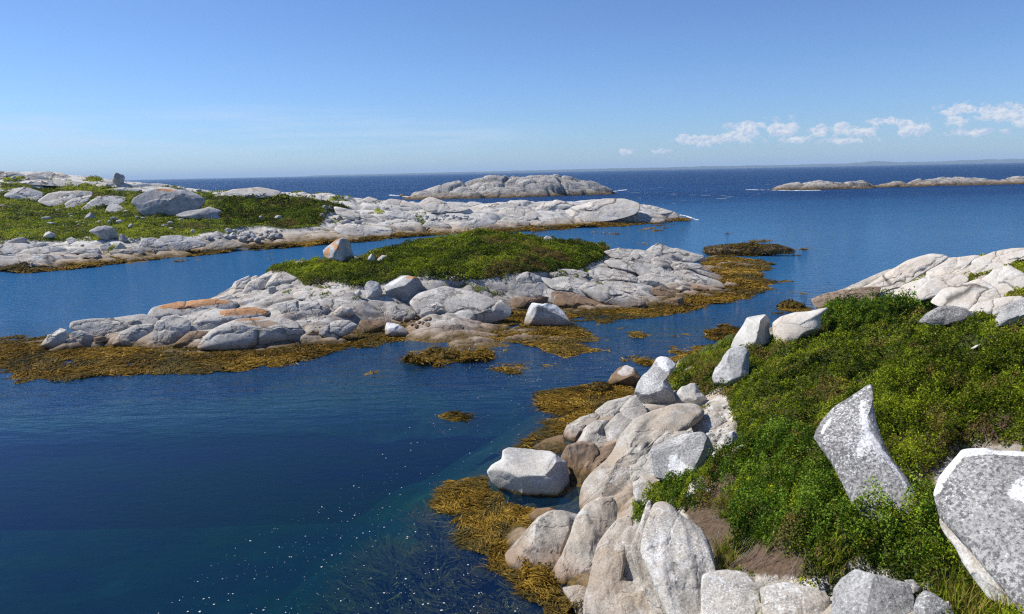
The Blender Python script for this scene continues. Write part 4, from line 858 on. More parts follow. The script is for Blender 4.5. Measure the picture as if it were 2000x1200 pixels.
smalls = [(365,428,80,34,'pale flat stone left of the pyramid boulder in the far grass','head'),(395,468,70,25,'low white stone under the pale flat stone in the far grass','white'),(553,395,46,18,'white stone pair, upper one, left of the pyramid boulder','white'),(560,411,34,14,'white stone pair, lower one, left of the pyramid boulder','white'),
 (778,456,50,20,'flat pale stone right of the grey pyramid boulder','head'),(855,457,40,28,'round pale stone under the dark flat stone','head'),(892,430,72,28,'dark flat stone in the far grass near the huge outcrop','outc'),(932,454,58,32,'bright white stone beside the dark flat stone','white'),(1020,488,42,44,'round grey boulder above the whaleback boulder','outc'),
 (1075,421,52,28,'grey stone at the left foot of the huge outcrop','outc'),(1120,428,55,24,'dark grey stone below the huge outcrop','outc'),(1290,484,62,26,'grey flat stone in the dry grass below the outcrop','head'),(1330,508,46,20,'white stone lowest of three in the dry grass','white'),(1330,461,52,24,'pale stone uppermost of three in the dry grass','head'),(1415,440,62,20,'pale flat stone in the dry grass below the low slab','head'),
 (145,550,95,20,'flat grey stone above the long dark boulder','outc'),(18,330,42,24,'white stone at the left border in the far grass','white'),(1405,192,52,34,'small round boulder on the skyline right of the huge outcrop','head'),(1552,209,54,22,'low boulder on the skyline behind the dark green heath','head'),(1505,530,38,38,'small pale boulder above the rubble heap','head'),(1640,585,75,48,'rounded grey boulder resting on the ledges by the rubble','outc'),
 (103,112,55,26,'pale boulder among the skyline rocks far left','head'),(215,118,36,24,'small boulder among the skyline rocks far left','head'),(243,545,34,20,'small stone at the grass edge left of the square block','head'),(985,375,48,26,'pale stone at the left foot of the huge outcrop','head')]
for (x, y, w, h, lab, mt) in smalls:
    B('stone', lab, ell(x * .25, 320 + y * .25, w * .25, h * .25 + 1, 9), head, mt, cat='stone', T=.75, nf=3, slope=.3)
B('boulder', 'left of two pale boulders in the green heath near the rubble', ell(510, 426.5, 16, 11), head, 'head', T=.8, nf=4)
B('boulder', 'right of two pale boulders in the green heath near the rubble', ell(542.5, 426.5, 18, 12), head, 'head', T=.8, nf=4)
for q, (x, y) in enumerate([(650,463),(500,487),(550,515),(604,455),(450,360),(66,450),(610,478),(548,481)]):
    B('stone', 'tiny white stone lying in the far grass', ell(x * .25, 320 + y * .25, 8, 3.5, 8), head, 'white', cat='stone', T=.7, nf=3, group='tiny white stones in the far grass')
# bare slabs in the grass
for pl, mt in ((Z9((35,250),(100,190),(190,180),(330,225),(320,260),(270,285),(180,270),(90,265)), 'head'), (Z9((300,290),(380,235),(480,215),(620,215),(720,225),(700,260),(610,300),(480,320),(380,320)), 'slab'), (Z9((510,310),(560,280),(640,260),(720,240),(690,290),(640,320),(570,350),(525,340)), 'slab'),
    (Z9((640,350),(700,300),(760,260),(850,250),(980,265),(960,300),(880,320),(800,330),(780,355),(700,360)), 'head'), (Z9((825,365),(850,325),(920,315),(965,350),(960,385),(890,390),(835,380)), 'head'), (Z9((-40,215),(80,195),(200,180),(120,200),(30,215)), 'slab'), (Z9((235,175),(280,165),(330,180),(380,208),(330,205)), 'head'),
    (Z9((830,200),(960,185),(1100,200),(1110,212),(980,218),(850,215)), 'head'), (Z9((750,165),(860,150),(900,170),(760,182)), 'slab'), (Z9((665,170),(700,155),(750,152),(750,178),(700,178)), 'head'), (Z9((90,150),(300,125),(560,135),(660,155),(500,175),(250,160)), 'slab'), (Z9((200,100),(250,70),(380,62),(480,75),(560,105),(600,120),(420,130),(250,125)), 'slab'), (Z9((-100,90),(0,60),(120,65),(200,90),(120,105),(0,110)), 'slab'),
    (Z1((1180,212),(1300,175),(1440,160),(1570,185),(1530,205),(1400,218),(1250,215)), 'slab')):
    ledge(head, pl, mt, T=.35, slope=1.3, cracks=.4)
for pl, mt in ((Z9((1080,660),(1110,590),(1180,580),(1240,585),(1280,620),(1340,680),(1250,690),(1150,675)), 'head'), (Z9((1250,570),(1400,560),(1500,580),(1600,620),(1600,640),(1480,660),(1380,685),(1330,650),(1270,610)), 'head'), (Z9((-80,725),(200,705),(500,720),(830,745),(780,770),(400,800),(0,830),(-80,830)), 'slab'),
    (Z9((-80,650),(60,620),(200,625),(310,670),(310,710),(150,720),(-80,715)), 'slab'), (Z9((215,650),(250,615),(340,612),(380,625),(320,655)), 'head'), (Z9((320,690),(330,650),(420,640),(520,665),(490,695),(380,700)), 'head'), (Z9((500,700),(540,670),(620,660),(600,690),(540,710)), 'head'), (Z9((540,700),(620,665),(770,655),(800,690),(680,700)), 'head'),
    (Z9((600,725),(640,705),(760,695),(815,725),(720,740)), 'head'), (Z9((520,590),(560,575),(610,600),(600,625),(530,620)), 'head'), (Z9((850,690),(900,670),(1030,665),(1040,700),(900,715)), 'head'), (Z9((620,640),(680,605),(780,610),(700,640)), 'head'), (Z9((780,640),(850,615),(880,650),(830,690),(790,670)), 'head'), (Z9((1010,610),(1020,585),(1090,585),(1080,620)), 'head'), (Z9((1035,690),(1030,640),(1080,650),(1130,690),(1090,710)), 'head'),
    (Z9((1560,680),(1600,640),(1700,610),(1830,620),(1900,640),(1780,670),(1650,690)), 'head'), (Z9((1640,560),(1700,525),(1780,560),(1880,610),(1760,620)), 'head'),
    (ZE((1035,240),(1080,200),(1130,182),(1200,205),(1300,240),(1440,290),(1470,310),(1340,325),(1200,300),(1100,290)), 'slab'), (ZE((760,215),(820,195),(920,210),(1000,240),(1050,265),(900,270),(800,250)), 'slab'), (ZE((590,200),(640,178),(700,195),(720,215),(640,225)), 'slab'), (ZE((780,320),(860,280),(960,310),(1050,360),(900,370),(820,350)), 'head'),
    (ZE((370,250),(440,270),(600,300),(760,350),(740,385),(600,370),(480,340),(400,320)), 'slab'), (ZE((400,400),(600,395),(820,430),(800,480),(600,495),(450,480),(380,440)), 'slab'), (ZE((1310,410),(1400,370),(1520,345),(1650,370),(1560,400),(1400,430)), 'head'), (ZE((1060,410),(1100,370),(1260,390),(1290,420),(1150,425)), 'head'),
    (ZE((1360,270),(1500,235),(1680,225),(1830,225),(1800,260),(1600,290),(1420,290)), 'slab'), (ZE((1580,330),(1700,270),(1900,280),(1950,340),(1880,360),(1720,370)), 'slab'), (ZE((1720,400),(1760,365),(1860,360),(1895,380),(1890,410),(1800,415)), 'head'), (ZE((1900,405),(1920,375),(2010,365),(2100,375),(2100,415)), 'head'),
    (zz(600,320,.4,[(1170,245),(1220,210),(1340,200),(1440,175),(1540,172),(1620,195),(1600,240),(1500,265),(1330,285),(1240,270)]), 'slab'), (zz(600,320,.4,[(1080,290),(1100,275),(1165,278),(1170,300),(1100,305)]), 'head'), (zz(600,320,.4,[(1175,300),(1185,275),(1270,280),(1310,300),(1230,305)]), 'head'), (zz(600,320,.4,[(1110,230),(1160,185),(1220,178),(1280,195),(1320,205),(1200,225)]), 'slab'),
    (zz(600,320,.4,[(1540,200),(1640,195),(1720,215),(1800,240),(1810,260),(1700,265),(1600,240)]), 'mid'), (zz(600,320,.4,[(1480,270),(1560,240),(1680,270),(1790,265),(1700,285),(1520,290)]), 'mid')):
    ledge(head, pl, mt, T=.4, slope=1.0, cracks=.5)
rs = np.random.RandomState(19)
for i in range(70):
    t = rs.rand(); x = 1260 + 300 * t + rs.normal(0, 20); y = 395 + 50 * rs.rand() + (20 * (1 - abs(2 * t - 1)))
    s = rs.uniform(8, 17) if i % 5 else rs.uniform(18, 26)
    B('stone', 'grey stone of the rubble heap between the far grass and the shore', ell(x * .35, 310 + y * .35, s * .8, s * .62, 8, i), head, 'outc' if i % 2 else 'head', cat='stone', T=.8, nf=4, slope=.2, group='rubble heap on the far shore')
for i, (x, y, w, h) in enumerate([(345,265,40,50),(300,265,60,40),(275,330,40,50),(335,370,80,40),(410,350,60,40),(460,375,90,40),(560,380,70,40),(300,290,30,40),(460,300,110,40)]):
    B('boulder', 'bluish grey boulder of the heap beside the right tip of the far heath', ell(560 + x * .25, 340 + y * .25, w * .27, h * .27, 9, i), head, 'outc', T=.8, nf=4, slope=.3, group='boulder heap at the heath tip')
for i in range(30):
    x, y = rs.uniform(1060, 1420), rs.uniform(325, 360)
    B('stone', 'grey stone strewn in the hollow behind the shore ledges', ell(560 + x * .25, 340 + y * .25, rs.uniform(5, 11), rs.uniform(3.5, 7), 8, i), head, 'outc' if i % 2 else 'head', cat='stone', T=.8, nf=4, slope=.2, group='stones in the hollow of the headland')
# ================================================================ VEGETATION: leaf-sized faces on the ground
def leaves(name, L, polys, mat, n_layers, hgt, kind='stuff', label=None, cat=None, smin=.040, sfac=.0026, wob=6, seed=1, upright=.3, dens_noise=.0, avoid=None, drybias=0., aspect=.5, group=None, thr=.5, tmul=1.0, patchy=None):
    rs = np.random.RandomState(seed)
    m = L.mask(polys, min(.2, 1.5 * L.sx), wob, .8 if L is near else .4)
    if avoid is not None: m = m * (1 - np.clip(avoid * .8, 0, 1))
    cell = L.sx * L.sy
    dist = np.sqrt(L.X ** 2 + L.Y ** 2 + 36)
    size = np.maximum(smin, sfac * dist)
    gx, gy = np.gradient(L.Z, L.sx)[1], np.gradient(L.Z, L.sy)[0]
    lam = np.where(m > thr, 1.0, 0.) * n_layers / (size ** 2 * aspect) * cell * np.sqrt(1 + np.minimum(gx ** 2 + gy ** 2, 3))
    # skip what lies on slopes turned away behind the ridge
    px, py = L.proj(); lam = lam * ((px > -200) & (px < 2450) & (py < 1420) & (py > 200))
    if patchy: lam = lam * (n2d(L.X, L.Y, patchy[0], 140 + seed, 4) + .5 * np.clip(L.att['groove'], 0, 1) > patchy[1]) * (L.att['veg'] < .5)
    if dens_noise: lam = lam * np.clip(1 + dens_noise * 2 * n2d(L.X, L.Y, 1.3, 40 + seed, 3), .1, 2)
    cnt = rs.poisson(lam); jj, ii = np.nonzero(cnt); rep = cnt[jj, ii]
    jj = np.repeat(jj, rep); ii = np.repeat(ii, rep); n = len(jj)
    x = L.x[ii] + (rs.rand(n) - .5) * L.sx * 1.2; y = L.y[jj] + (rs.rand(n) - .5) * L.sy * 1.2
    z = L.h(x, y); sz = size[jj, ii] * rs.uniform(.65, 1.35, n)
    lump = n2d(x, y, 2.2 if L is near else .8, 3 + seed, 3); lump2 = n2d(x, y, 5 if L is near else 2., 13 + seed, 2)
    hh = hgt * (.25 + 2.2 * abs(lump) + 1.0 * lump2)
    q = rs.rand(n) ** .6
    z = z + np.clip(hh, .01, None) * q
    # orientation
    nz = rs.normal(0, 1, (n, 3)); nz[:, 2] = abs(nz[:, 2]) + upright; nz /= np.linalg.norm(nz, axis=1)[:, None]
    a = rs.normal(0, 1, (n, 3)); t1 = np.cross(nz, a); t1 /= np.linalg.norm(t1, axis=1)[:, None]; t2 = np.cross(nz, t1)
    C = np.stack([x, y, z], 1); l = (t1 * sz[:, None] * .5); w = (t2 * sz[:, None] * .5 * aspect)
    V = np.stack([C - l, C + w - nz * (sz * .08)[:, None], C + l, C - w - nz * (sz * .08)[:, None]], 1).reshape(-1, 3)
    patch = n2d(x, y, .45 if L is near else .16, 60 + seed, 3)
    mid_ = n2d(x, y, 1.6 if L is near else .5, 61 + seed, 3)
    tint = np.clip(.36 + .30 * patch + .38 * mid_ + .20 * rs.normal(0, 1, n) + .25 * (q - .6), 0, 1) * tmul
    dp = n2d(x, y, .9 if L is near else .25, 80 + seed, 4)
    dry = (np.clip((dp + drybias - .35) * 2.5, 0, .85) * (rs.rand(n) < .7)) + (rs.rand(n) < .04) * .8
    o = mesh_np(name, V, np.arange(4 * n).reshape(n, 4), mat, False, {'tint': np.repeat(tint, 4), 'dry': np.repeat(np.clip(dry, 0, 1), 4)})
    print(name, n)
    return tag(o, label, cat, group, kind)

def grass(name, L, polys, n, hgt, label, seed=1, kind='stuff', cat=None, width=.006, dry=.6):
    rs = np.random.RandomState(seed); m = L.mask(polys, .05, 5, 1.5) > .5
    jj, ii = np.nonzero(m); k = rs.randint(0, len(jj), n); x = L.x[ii[k]] + (rs.rand(n) - .5) * L.sx; y = L.y[jj[k]] + (rs.rand(n) - .5) * L.sy
    # gather blades into tufts
    tx = np.round(x / .13) * .13 + n2d(x, y, .7, 3) * .1; ty = np.round(y / .13) * .13; x = x * .45 + tx * .55; y = y * .45 + ty * .55
    z = L.h(x, y); a = rs.rand(n) * 6.283; lean = rs.uniform(.1, .7, n); h = hgt * rs.uniform(.5, 1.2, n)
    dx, dy = np.cos(a) * lean * h, np.sin(a) * lean * h; wx, wy = -np.sin(a) * width, np.cos(a) * width
    P = lambda f, g, s: np.stack([x + dx * f + wx * s, y + dy * f + wy * s, z + h * g], 1)
    V = np.stack([P(0, 0, 1), P(0, 0, -1), P(.35, .6, -.8), P(.35, .6, .8), P(1, .95, -.15), P(1, .95, .15)], 1).reshape(-1, 3)
    b = np.arange(n) * 6; F = np.concatenate([np.stack([b, b + 1, b + 2, b + 3], 1), np.stack([b + 3, b + 2, b + 4, b + 5], 1)])
    o = mesh_np(name, V, F, ML['grass'], False, {'tint': np.repeat(rs.rand(n) * .8, 6), 'dry': np.repeat((rs.rand(n) < dry) * rs.uniform(.4, 1, n), 6)})
    return tag(o, label, cat, None, kind)

sl_near = near.att['soil']
leaves('heath', near, near_veg_p[:1], ML['heath'], 2.6, .15, thr=.3, label='low green heath covering the near slope', seed=1, avoid=sl_near * 1.2, drybias=.10, dens_noise=.2)
leaves('heath', near, near_veg_p[1:], ML['grass'], 2.0, .10, label='strips of turf in the cracks of the pale slabs', seed=2)
LB = {'b1': ('wide dark green bush in front of the fin shaped rock', .24), 'b2': ('bright green leafy bush right of the dark bush, below the fin rock', .22), 'b3': ('small round green bush above the pale outcrop', .2), 'b4': ('tiny green bush tucked in a cleft of the pale outcrop', .14),
      'b5': ('broad dark juniper mound right of the fin shaped rock', .22), 'b6': ('dark green bush on the rim in front of the pale slabs', .24)}
for i, (k, (lab, hg)) in enumerate(LB.items()):
    leaves('shrub', near, [bush_p[k]], ML['bush'] if k != 'b5' else ML['heath'], 3.4, hg, kind='thing', label=lab, cat='shrub', seed=11 + i, smin=.042, upright=.1, drybias=-.25 if k != 'b5' else .05, wob=9, tmul=1.0 if k != 'b2' else 1.5)
leaves('heath', isl, isl_veg_p, ML['heath'], 2.6, .18, label='green heath cap of the island', tmul=1.1, seed=21, smin=.06, sfac=.0021, drybias=.05, wob=6)
leaves('heath', head, head_veg_p, ML['grass'], 1.6, .16, label='green turf and heath of the headland', tmul=1.25, seed=31, smin=.1, sfac=.0020, drybias=.0, wob=5)
leaves('heath', head, [[(440,385),(520,382),(600,388),(640,395),(690,408),(640,415),(625,435),(560,446),(500,436),(440,440),(420,405)]], ML['heath'], 2.6, .35, label='darker heath on the right part of the headland', seed=32, smin=.12, sfac=.0022, wob=5, tmul=.7)
grass('grass_tufts', near, [ZA((1850,500),(2000,440),(2060,700),(1900,820)), [(1600,1090),(1640,1075),(1670,1090),(1660,1115),(1610,1140)], [(1830,1150),(1900,1120),(1990,1170),(2000,1215),(1900,1230),(1850,1190)], [(1395,985),(1440,965),(1450,1000),(1420,1010)], [(1330,715),(1400,690),(1460,700),(1420,735),(1350,745)], [(1480,1175),(1500,1170),(1515,1205),(1490,1210)]], 9000, .26, 'golden grass tufts along the foreground rocks', 3)
leaves('crevice_plants', isl, [Z2((180,330),(560,330),(700,410),(900,400),(1300,350),(1500,330),(1900,310),(2000,330),(2000,420),(1600,470),(1100,440),(800,480),(420,440),(180,420)), [(960,525),(1200,480),(1260,520),(1180,560),(1000,560)]], ML['heath'], 1.8, .10, label='small green tufts in the cracks of the island ledges', seed=51, smin=.05, sfac=.0021, patchy=(1.1, .52))
leaves('crevice_plants', head, [[(0,335),(300,360),(620,375),(860,400),(880,440),(640,455),(460,470),(300,490),(0,500)]], ML['grass'], 1.8, .16, label='green tufts in the cracks of the headland slabs', seed=52, smin=.1, sfac=.0021, patchy=(.35, .50))
leaves('crevice_plants', near, [[(1240,960),(1420,940),(1480,1120),(1620,1140),(1600,1200),(1380,1190),(1340,1020)], [(1350,780),(1440,790),(1450,880),(1380,930),(1350,860)], ZC((560,350),(1100,80),(2000,20),(2000,560),(1100,480))], ML['grass'], 1.8, .08, label='grassy tufts between the foreground rocks', seed=53, patchy=(1.4, .48))
# dead twigs on the bare peat
def twigs(n, polys, label):
    rs = np.random.RandomState(8); m = near.mask(polys, .05) > .5; jj, ii = np.nonzero(m); V = []; F = []
    for _ in range(n):
        k = rs.randint(len(jj)); x, y = near.x[ii[k]], near.y[jj[k]]; a = rs.rand() * 6.28; L_ = rs.uniform(.15, .5); pts = []
        for s in range(5):
            pts.append((x, y, float(near.h(np.array([x]), np.array([y]))[0]) + .02 + .05 * math.sin(s / 4 * 3.14) + rs.uniform(0, .04))); a += rs.normal(0, .5); x += math.cos(a) * L_ / 4; y += math.sin(a) * L_ / 4
        for s, p in enumerate(pts):
            r = .005 * (1 - s / 6)
            V += [(p[0] + r, p[1], p[2]), (p[0] - r * .5, p[1] + r, p[2]), (p[0] - r * .5, p[1] - r, p[2] + r)]
            if s:
                b = len(V) - 6
                for q in range(3): F.append((b + q, b + (q + 1) % 3, b + 3 + (q + 1) % 3, b + 3 + q))
    tag(mesh_np('dead_twigs', V, F, mat_plain('dead wood', (.30, .26, .22)), False), label, None, None, 'stuff')
twigs(220, near_soil_p, 'grey dead twigs lying on bare brown peat')

# ================================================================ SEAWEED
def weed(name, poly, label, dens=1.0, kind='stuff', cat=None, seed=1, flen=.45, zoff=.0, wob=10, base=.5, dark=0., lum=.05, soft=.25, L=None, maxz=.0, group=None, flow=0.):
    rs = np.random.RandomState(seed)
    P = onz(np.array([p[0] for p in poly]), np.array([p[1] for p in poly]))[:, :2]
    lo, hi = P.min(0) - .5, P.max(0) + .5
    D = math.hypot(*P.mean(0)); st = max(.05, .0022 * D)
    x = np.arange(lo[0], hi[0], st); y = np.arange(lo[1], hi[1], st * 1.3); X, Y = np.meshgrid(x, y)
    px, py = project(np.stack([X.ravel(), Y.ravel(), X.ravel() * 0], 1)); px = px.reshape(X.shape); py = py.reshape(X.shape)
    wf = 9. / max(D, 12)
    px = px + n2d(X, Y, wf, seed, 5, .6) * wob * 1.6; py = py + n2d(X, Y, wf, seed + 5, 5, .6) * wob * .8
    m = blur(inpoly(px, py, poly).astype(float), (soft / st, soft / st))
    nn = n2d(X, Y, wf * 2.2, seed + 9, 5, .65)
    dn = m + nn * (.38 if D < 26 else .62)
    Z = zoff + .006 + lum * np.clip(n2d(X, Y, wf * 3, seed + 2, 4, .6) + .25, 0, None) * np.clip(m * 2 - .6, 0, 1)
    if L is not None: Z = np.maximum(Z, np.where(L.h(X, Y) < maxz, L.h(X, Y) + .04, Z))
    ny, nx = X.shape; idx = np.arange(nx * ny).reshape(ny, nx)
    q = np.stack([idx[:-1, :-1], idx[:-1, 1:], idx[1:, 1:], idx[1:, :-1]], -1).reshape(-1, 4)
    q = q[(dn.ravel()[q].min(1) > base)]
    V0 = np.stack([X.ravel() + rs.normal(0, st * .25, X.size), Y.ravel() + rs.normal(0, st * .25, X.size), Z.ravel() - .004], 1)
    used = np.zeros(nx * ny, bool); used[q.ravel()] = True; new = np.cumsum(used) - 1
    tb = np.clip(.30 + .35 * nn, 0, .6) * (1 - dark)
    V = [V0[used]]; F = [new[q]] if len(q) else []; T = [tb.ravel()[used]]; Dr = [np.clip(n2d(X, Y, wf * 1.5, seed + 31, 4).ravel()[used] * 1.2, 0, .6)]
    fs = max(.008, .00055 * D)                     # strand half width
    fl = min(flen, fs * 34) if D < 30 else max(flen, fs * 11)
    lam = np.clip((dn - base + .24) * 2.6, 0, 1) * dens * 2.4 / (fl * fs * 2) * st * st * 1.3
    cnt = rs.poisson(lam); jj, ii = np.nonzero(cnt); rep = cnt[jj, ii]; jj = np.repeat(jj, rep); ii = np.repeat(ii, rep); n = len(jj)
    if n:
        cx = x[ii] + (rs.rand(n) - .5) * st * 2; cy = y[jj] + (rs.rand(n) - .5) * st * 2
        z0 = Z[jj, ii] + rs.rand(n) ** 2 * (.02 + lum * .5) + .002
        a = flow + n2d(cx, cy, wf * 1.1, seed + 77, 2) * 3.5 + rs.normal(0, .45, n); l = fl * rs.uniform(.4, 1.2, n); bend = rs.normal(0, .9, n)
        pts = []; xx, yy = cx.copy(), cy.copy(); S = 4
        for s in range(S):
            wv_ = fs * (1, 1.1, .8, .25)[s] * rs.uniform(.7, 1.3, n)
            aa = a + bend * (s / S - .3); nxv, nyv = -np.sin(aa) * wv_, np.cos(aa) * wv_; zt = z0 + rs.normal(0, .35, n) * fs * .6 * 1.2
            pts += [np.stack([xx + nxv, yy + nyv, zt], 1), np.stack([xx - nxv, yy - nyv, zt + rs.normal(0, .8, n) * fs], 1)]
            xx = xx + np.cos(aa) * l / (S - 1); yy = yy + np.sin(aa) * l / (S - 1)
        VV = np.stack(pts, 1).reshape(-1, 3); VV[:, 2] = np.maximum(VV[:, 2], .004)
        sub = np.repeat(np.where(dn[jj, ii] < base + .10, 1., 0.) * rs.uniform(.3, 1, n), 8)      # the outer strands hang under the surface
        VV[:, 2] = np.where(sub > 0, -.02 - sub * .22 + VV[:, 2] * .3, VV[:, 2])
        b = np.arange(n) * 8 + len(V[0])
        for s in range(S - 1): F.append(np.stack([b + 2 * s, b + 2 * s + 1, b + 2 * s + 3, b + 2 * s + 2], 1))
        V.append(VV)
        tt = np.clip(.48 + .30 * n2d(cx, cy, wf * 2.5, seed + 3, 4) + rs.normal(0, .22, n) + .25 * n2d(cx, cy, wf * .8, seed + 55, 2), 0, 1) * (1 - dark)
        T.append(np.repeat(tt, 8)); Dr.append(np.repeat(np.clip(.15 + n2d(cx, cy, wf * 1.5, seed + 31, 4) * 1.4, 0, .8) * (rs.rand(n) < .8), 8))
    if not F: return
    o = mesh_np(name, np.concatenate(V), np.concatenate(F), ML['weed'], False, {'tint': np.concatenate(T), 'dry': np.concatenate(Dr)})
    print(name, n)
    return tag(o, label, cat, group, kind)

fr = 'seaweed_fringe'
weed(fr, [(-80,650),(0,658),(60,650),(110,655),(150,668),(300,674),(500,676),(600,670),(690,640),(760,618),(850,622),(1000,592),(1030,600),(1120,596),(1200,580),(1290,575),(1330,595),(1300,615),(1200,628),(1120,636),(1150,655),(1148,672),(1120,690),(1080,695),(1040,680),(960,668),(870,668),(800,664),(700,680),(600,698),(500,718),(400,733),(230,738),(100,742),(30,738),(-80,715)], 'golden seaweed fringe along the front of the island', 1.0, seed=1, flen=.5, flow=.1, lum=.06, base=.55)
weed(fr, [(1290,560),(1350,535),(1390,530),(1365,510),(1380,494),(1430,505),(1510,520),(1480,535),(1492,560),(1492,573),(1430,588),(1380,598),(1320,612),(1280,612)], 'brown seaweed shelf round the right tip of the island', 1.1, seed=2, flow=-.3, lum=.12)
weed(fr, [(845,965),(885,940),(960,930),(1000,985),(1050,1005),(1060,1060),(1010,1090),(1100,1150),(1180,1190),(1180,1250),(1090,1240),(1000,1150),(955,1110),(950,1090),(880,1072),(852,1055),(885,1020),(850,1000)], 'thick olive and golden seaweed below the big pale white boulder', 1.3, seed=3, flen=.42, lum=.06, wob=16, flow=2.6)
weed('rockweed', [(990,1070),(1030,1085),(1060,1110),(1130,1150),(1190,1180),(1215,1230),(1120,1235),(1060,1165),(1010,1125)], 'lumpy golden rockweed clinging to the foot of the outcrop', 1.5, seed=4, flen=.14, lum=.22, wob=10, base=.45, zoff=.02)
weed(fr, [(1040,778),(1090,757),(1190,745),(1245,755),(1240,772),(1180,792),(1140,808),(1080,812),(1050,800),(1075,790)], 'feathery seaweed spreading left of the teardrop boulder', 1.1, seed=5, wob=12, flow=2.9)
weed(fr, [(950,892),(1000,868),(1060,842),(1100,815),(1165,795),(1150,830),(1090,860),(1060,885),(1000,885)], 'narrow seaweed strip along the jointed pale ledges', 1.1, seed=6, wob=9, flow=2.6)
weed(fr, [(1310,705),(1400,672),(1440,658),(1425,680),(1370,700),(1330,722),(1290,735)], 'thin seaweed edge beside the heath point', .9, seed=7, wob=7)
weed(fr, [(1590,590),(1600,580),(1640,572),(1720,560),(1710,590),(1650,598),(1600,596)], 'golden seaweed at the foot of the pale slabs', 1.1, seed=8, wob=4)
weed(fr, [(0,524),(150,513),(300,500),(400,493),(500,484),(620,474),(760,462),(860,453),(1000,446),(1150,438),(1300,432),(1345,429),(1345,433),(1200,443),(1000,452),(860,461),(700,473),(560,485),(420,498),(300,508),(150,524),(0,537)], 'seaweed line along the headland shore', 1.0, seed=9, wob=3, flow=.1, lum=.35, soft=.5)
weed('seaweed', [(779,703),(795,694),(830,690),(900,684),(972,687),(974,695),(940,703),(900,713),(830,719),(790,715)], 'large floating seaweed island in front of the middle shore', 1.4, 'thing', 'seaweed', 10, wob=4, lum=.30, soft=.15)
for i, (px, py, w, h, lab) in enumerate([(1405,652,75,24,'round golden weed patch left of the pointed white boulder'),(887,813,46,16,'small golden weed patch alone in the open pool'),(1003,729,36,9,'small weed patch right of the large floating one'),(975,721,40,5,'faint pale weed streak beside the large floating patch'),(1246,655,44,8,'narrow weed streak in the channel in front of the large dark boulder'),(1262,709,50,10,'weed streak just behind the teardrop boulder'),(1545,603,70,13,'weed skirt round the small rock awash'),(900,690,16,6,'weed tuft'),(1130,618,90,10,'weed streak'),(905,1010,10,10,'x')]):
    if i > 6: continue
    weed('seaweed', [(px + math.cos(a) * w * .5, py + math.sin(a) * h * .5) for a in np.linspace(0, 6.28, 14)[:-1]], lab, 1.2, 'thing', 'seaweed', 20 + i, wob=max(1.5, h * .25), lum=.04 if i else .1, soft=.08, base=.42)
weed('reef_weed', [(1368,494),(1380,486),(1500,488),(1556,487),(1545,494),(1500,499),(1400,505)], 'weed skirt of the low reef off the island tip', 1.0, seed=40, wob=3, lum=.2, dark=.4)
# weed growing on the bottom, seen through the water
def under_weed(poly, z, n, label, seed):
    rs = np.random.RandomState(seed); P = onz(np.array([p[0] for p in poly]), np.array([p[1] for p in poly]))[:, :2]; lo, hi = P.min(0), P.max(0)
    x = rs.uniform(lo[0], hi[0], n * 3); y = rs.uniform(lo[1], hi[1], n * 3); px, py = project(np.stack([x, y, x * 0], 1))
    k = inpoly(px, py, poly) & (n2d(x, y, .5, seed, 4) > -.12); x, y = x[k][:n], y[k][:n]; n = len(x)
    zb = np.maximum(near.h(x, y), -4); a = rs.rand(n) * 6.283; h = rs.uniform(.25, .9, n) * np.clip(-zb * .6, .1, 1); w = rs.uniform(.02, .05, n)
    lean = rs.uniform(.2, 1.2, n) * h
    Q = lambda f, g, s: np.stack([x + np.cos(a) * lean * f - np.sin(a) * w * s, y + np.sin(a) * lean * f + np.cos(a) * w * s, zb + h * g], 1)
    V = np.stack([Q(0, 0, 1), Q(0, 0, -1), Q(.4, .7, -1), Q(.4, .7, 1), Q(1, 1, -.4), Q(1, 1, .4)], 1).reshape(-1, 3); V[:, 2] = np.minimum(V[:, 2], -.06)
    b = np.arange(n) * 6; F = np.concatenate([np.stack([b, b + 1, b + 2, b + 3], 1), np.stack([b + 3, b + 2, b + 4, b + 5], 1)])
    tag(mesh_np('underwater_weed', V, F, ML['weed'], False, {'tint': np.repeat(rs.uniform(.4, 1., n), 6), 'dry': np.repeat(rs.uniform(0, .8, n), 6)}), label, None, None, 'stuff')
under_weed([(560,1000),(700,960),(850,900),(960,1100),(1060,1250),(500,1250)], -1.5, 26000, 'brown weed growing on the sea bed, seen through the water', 5)

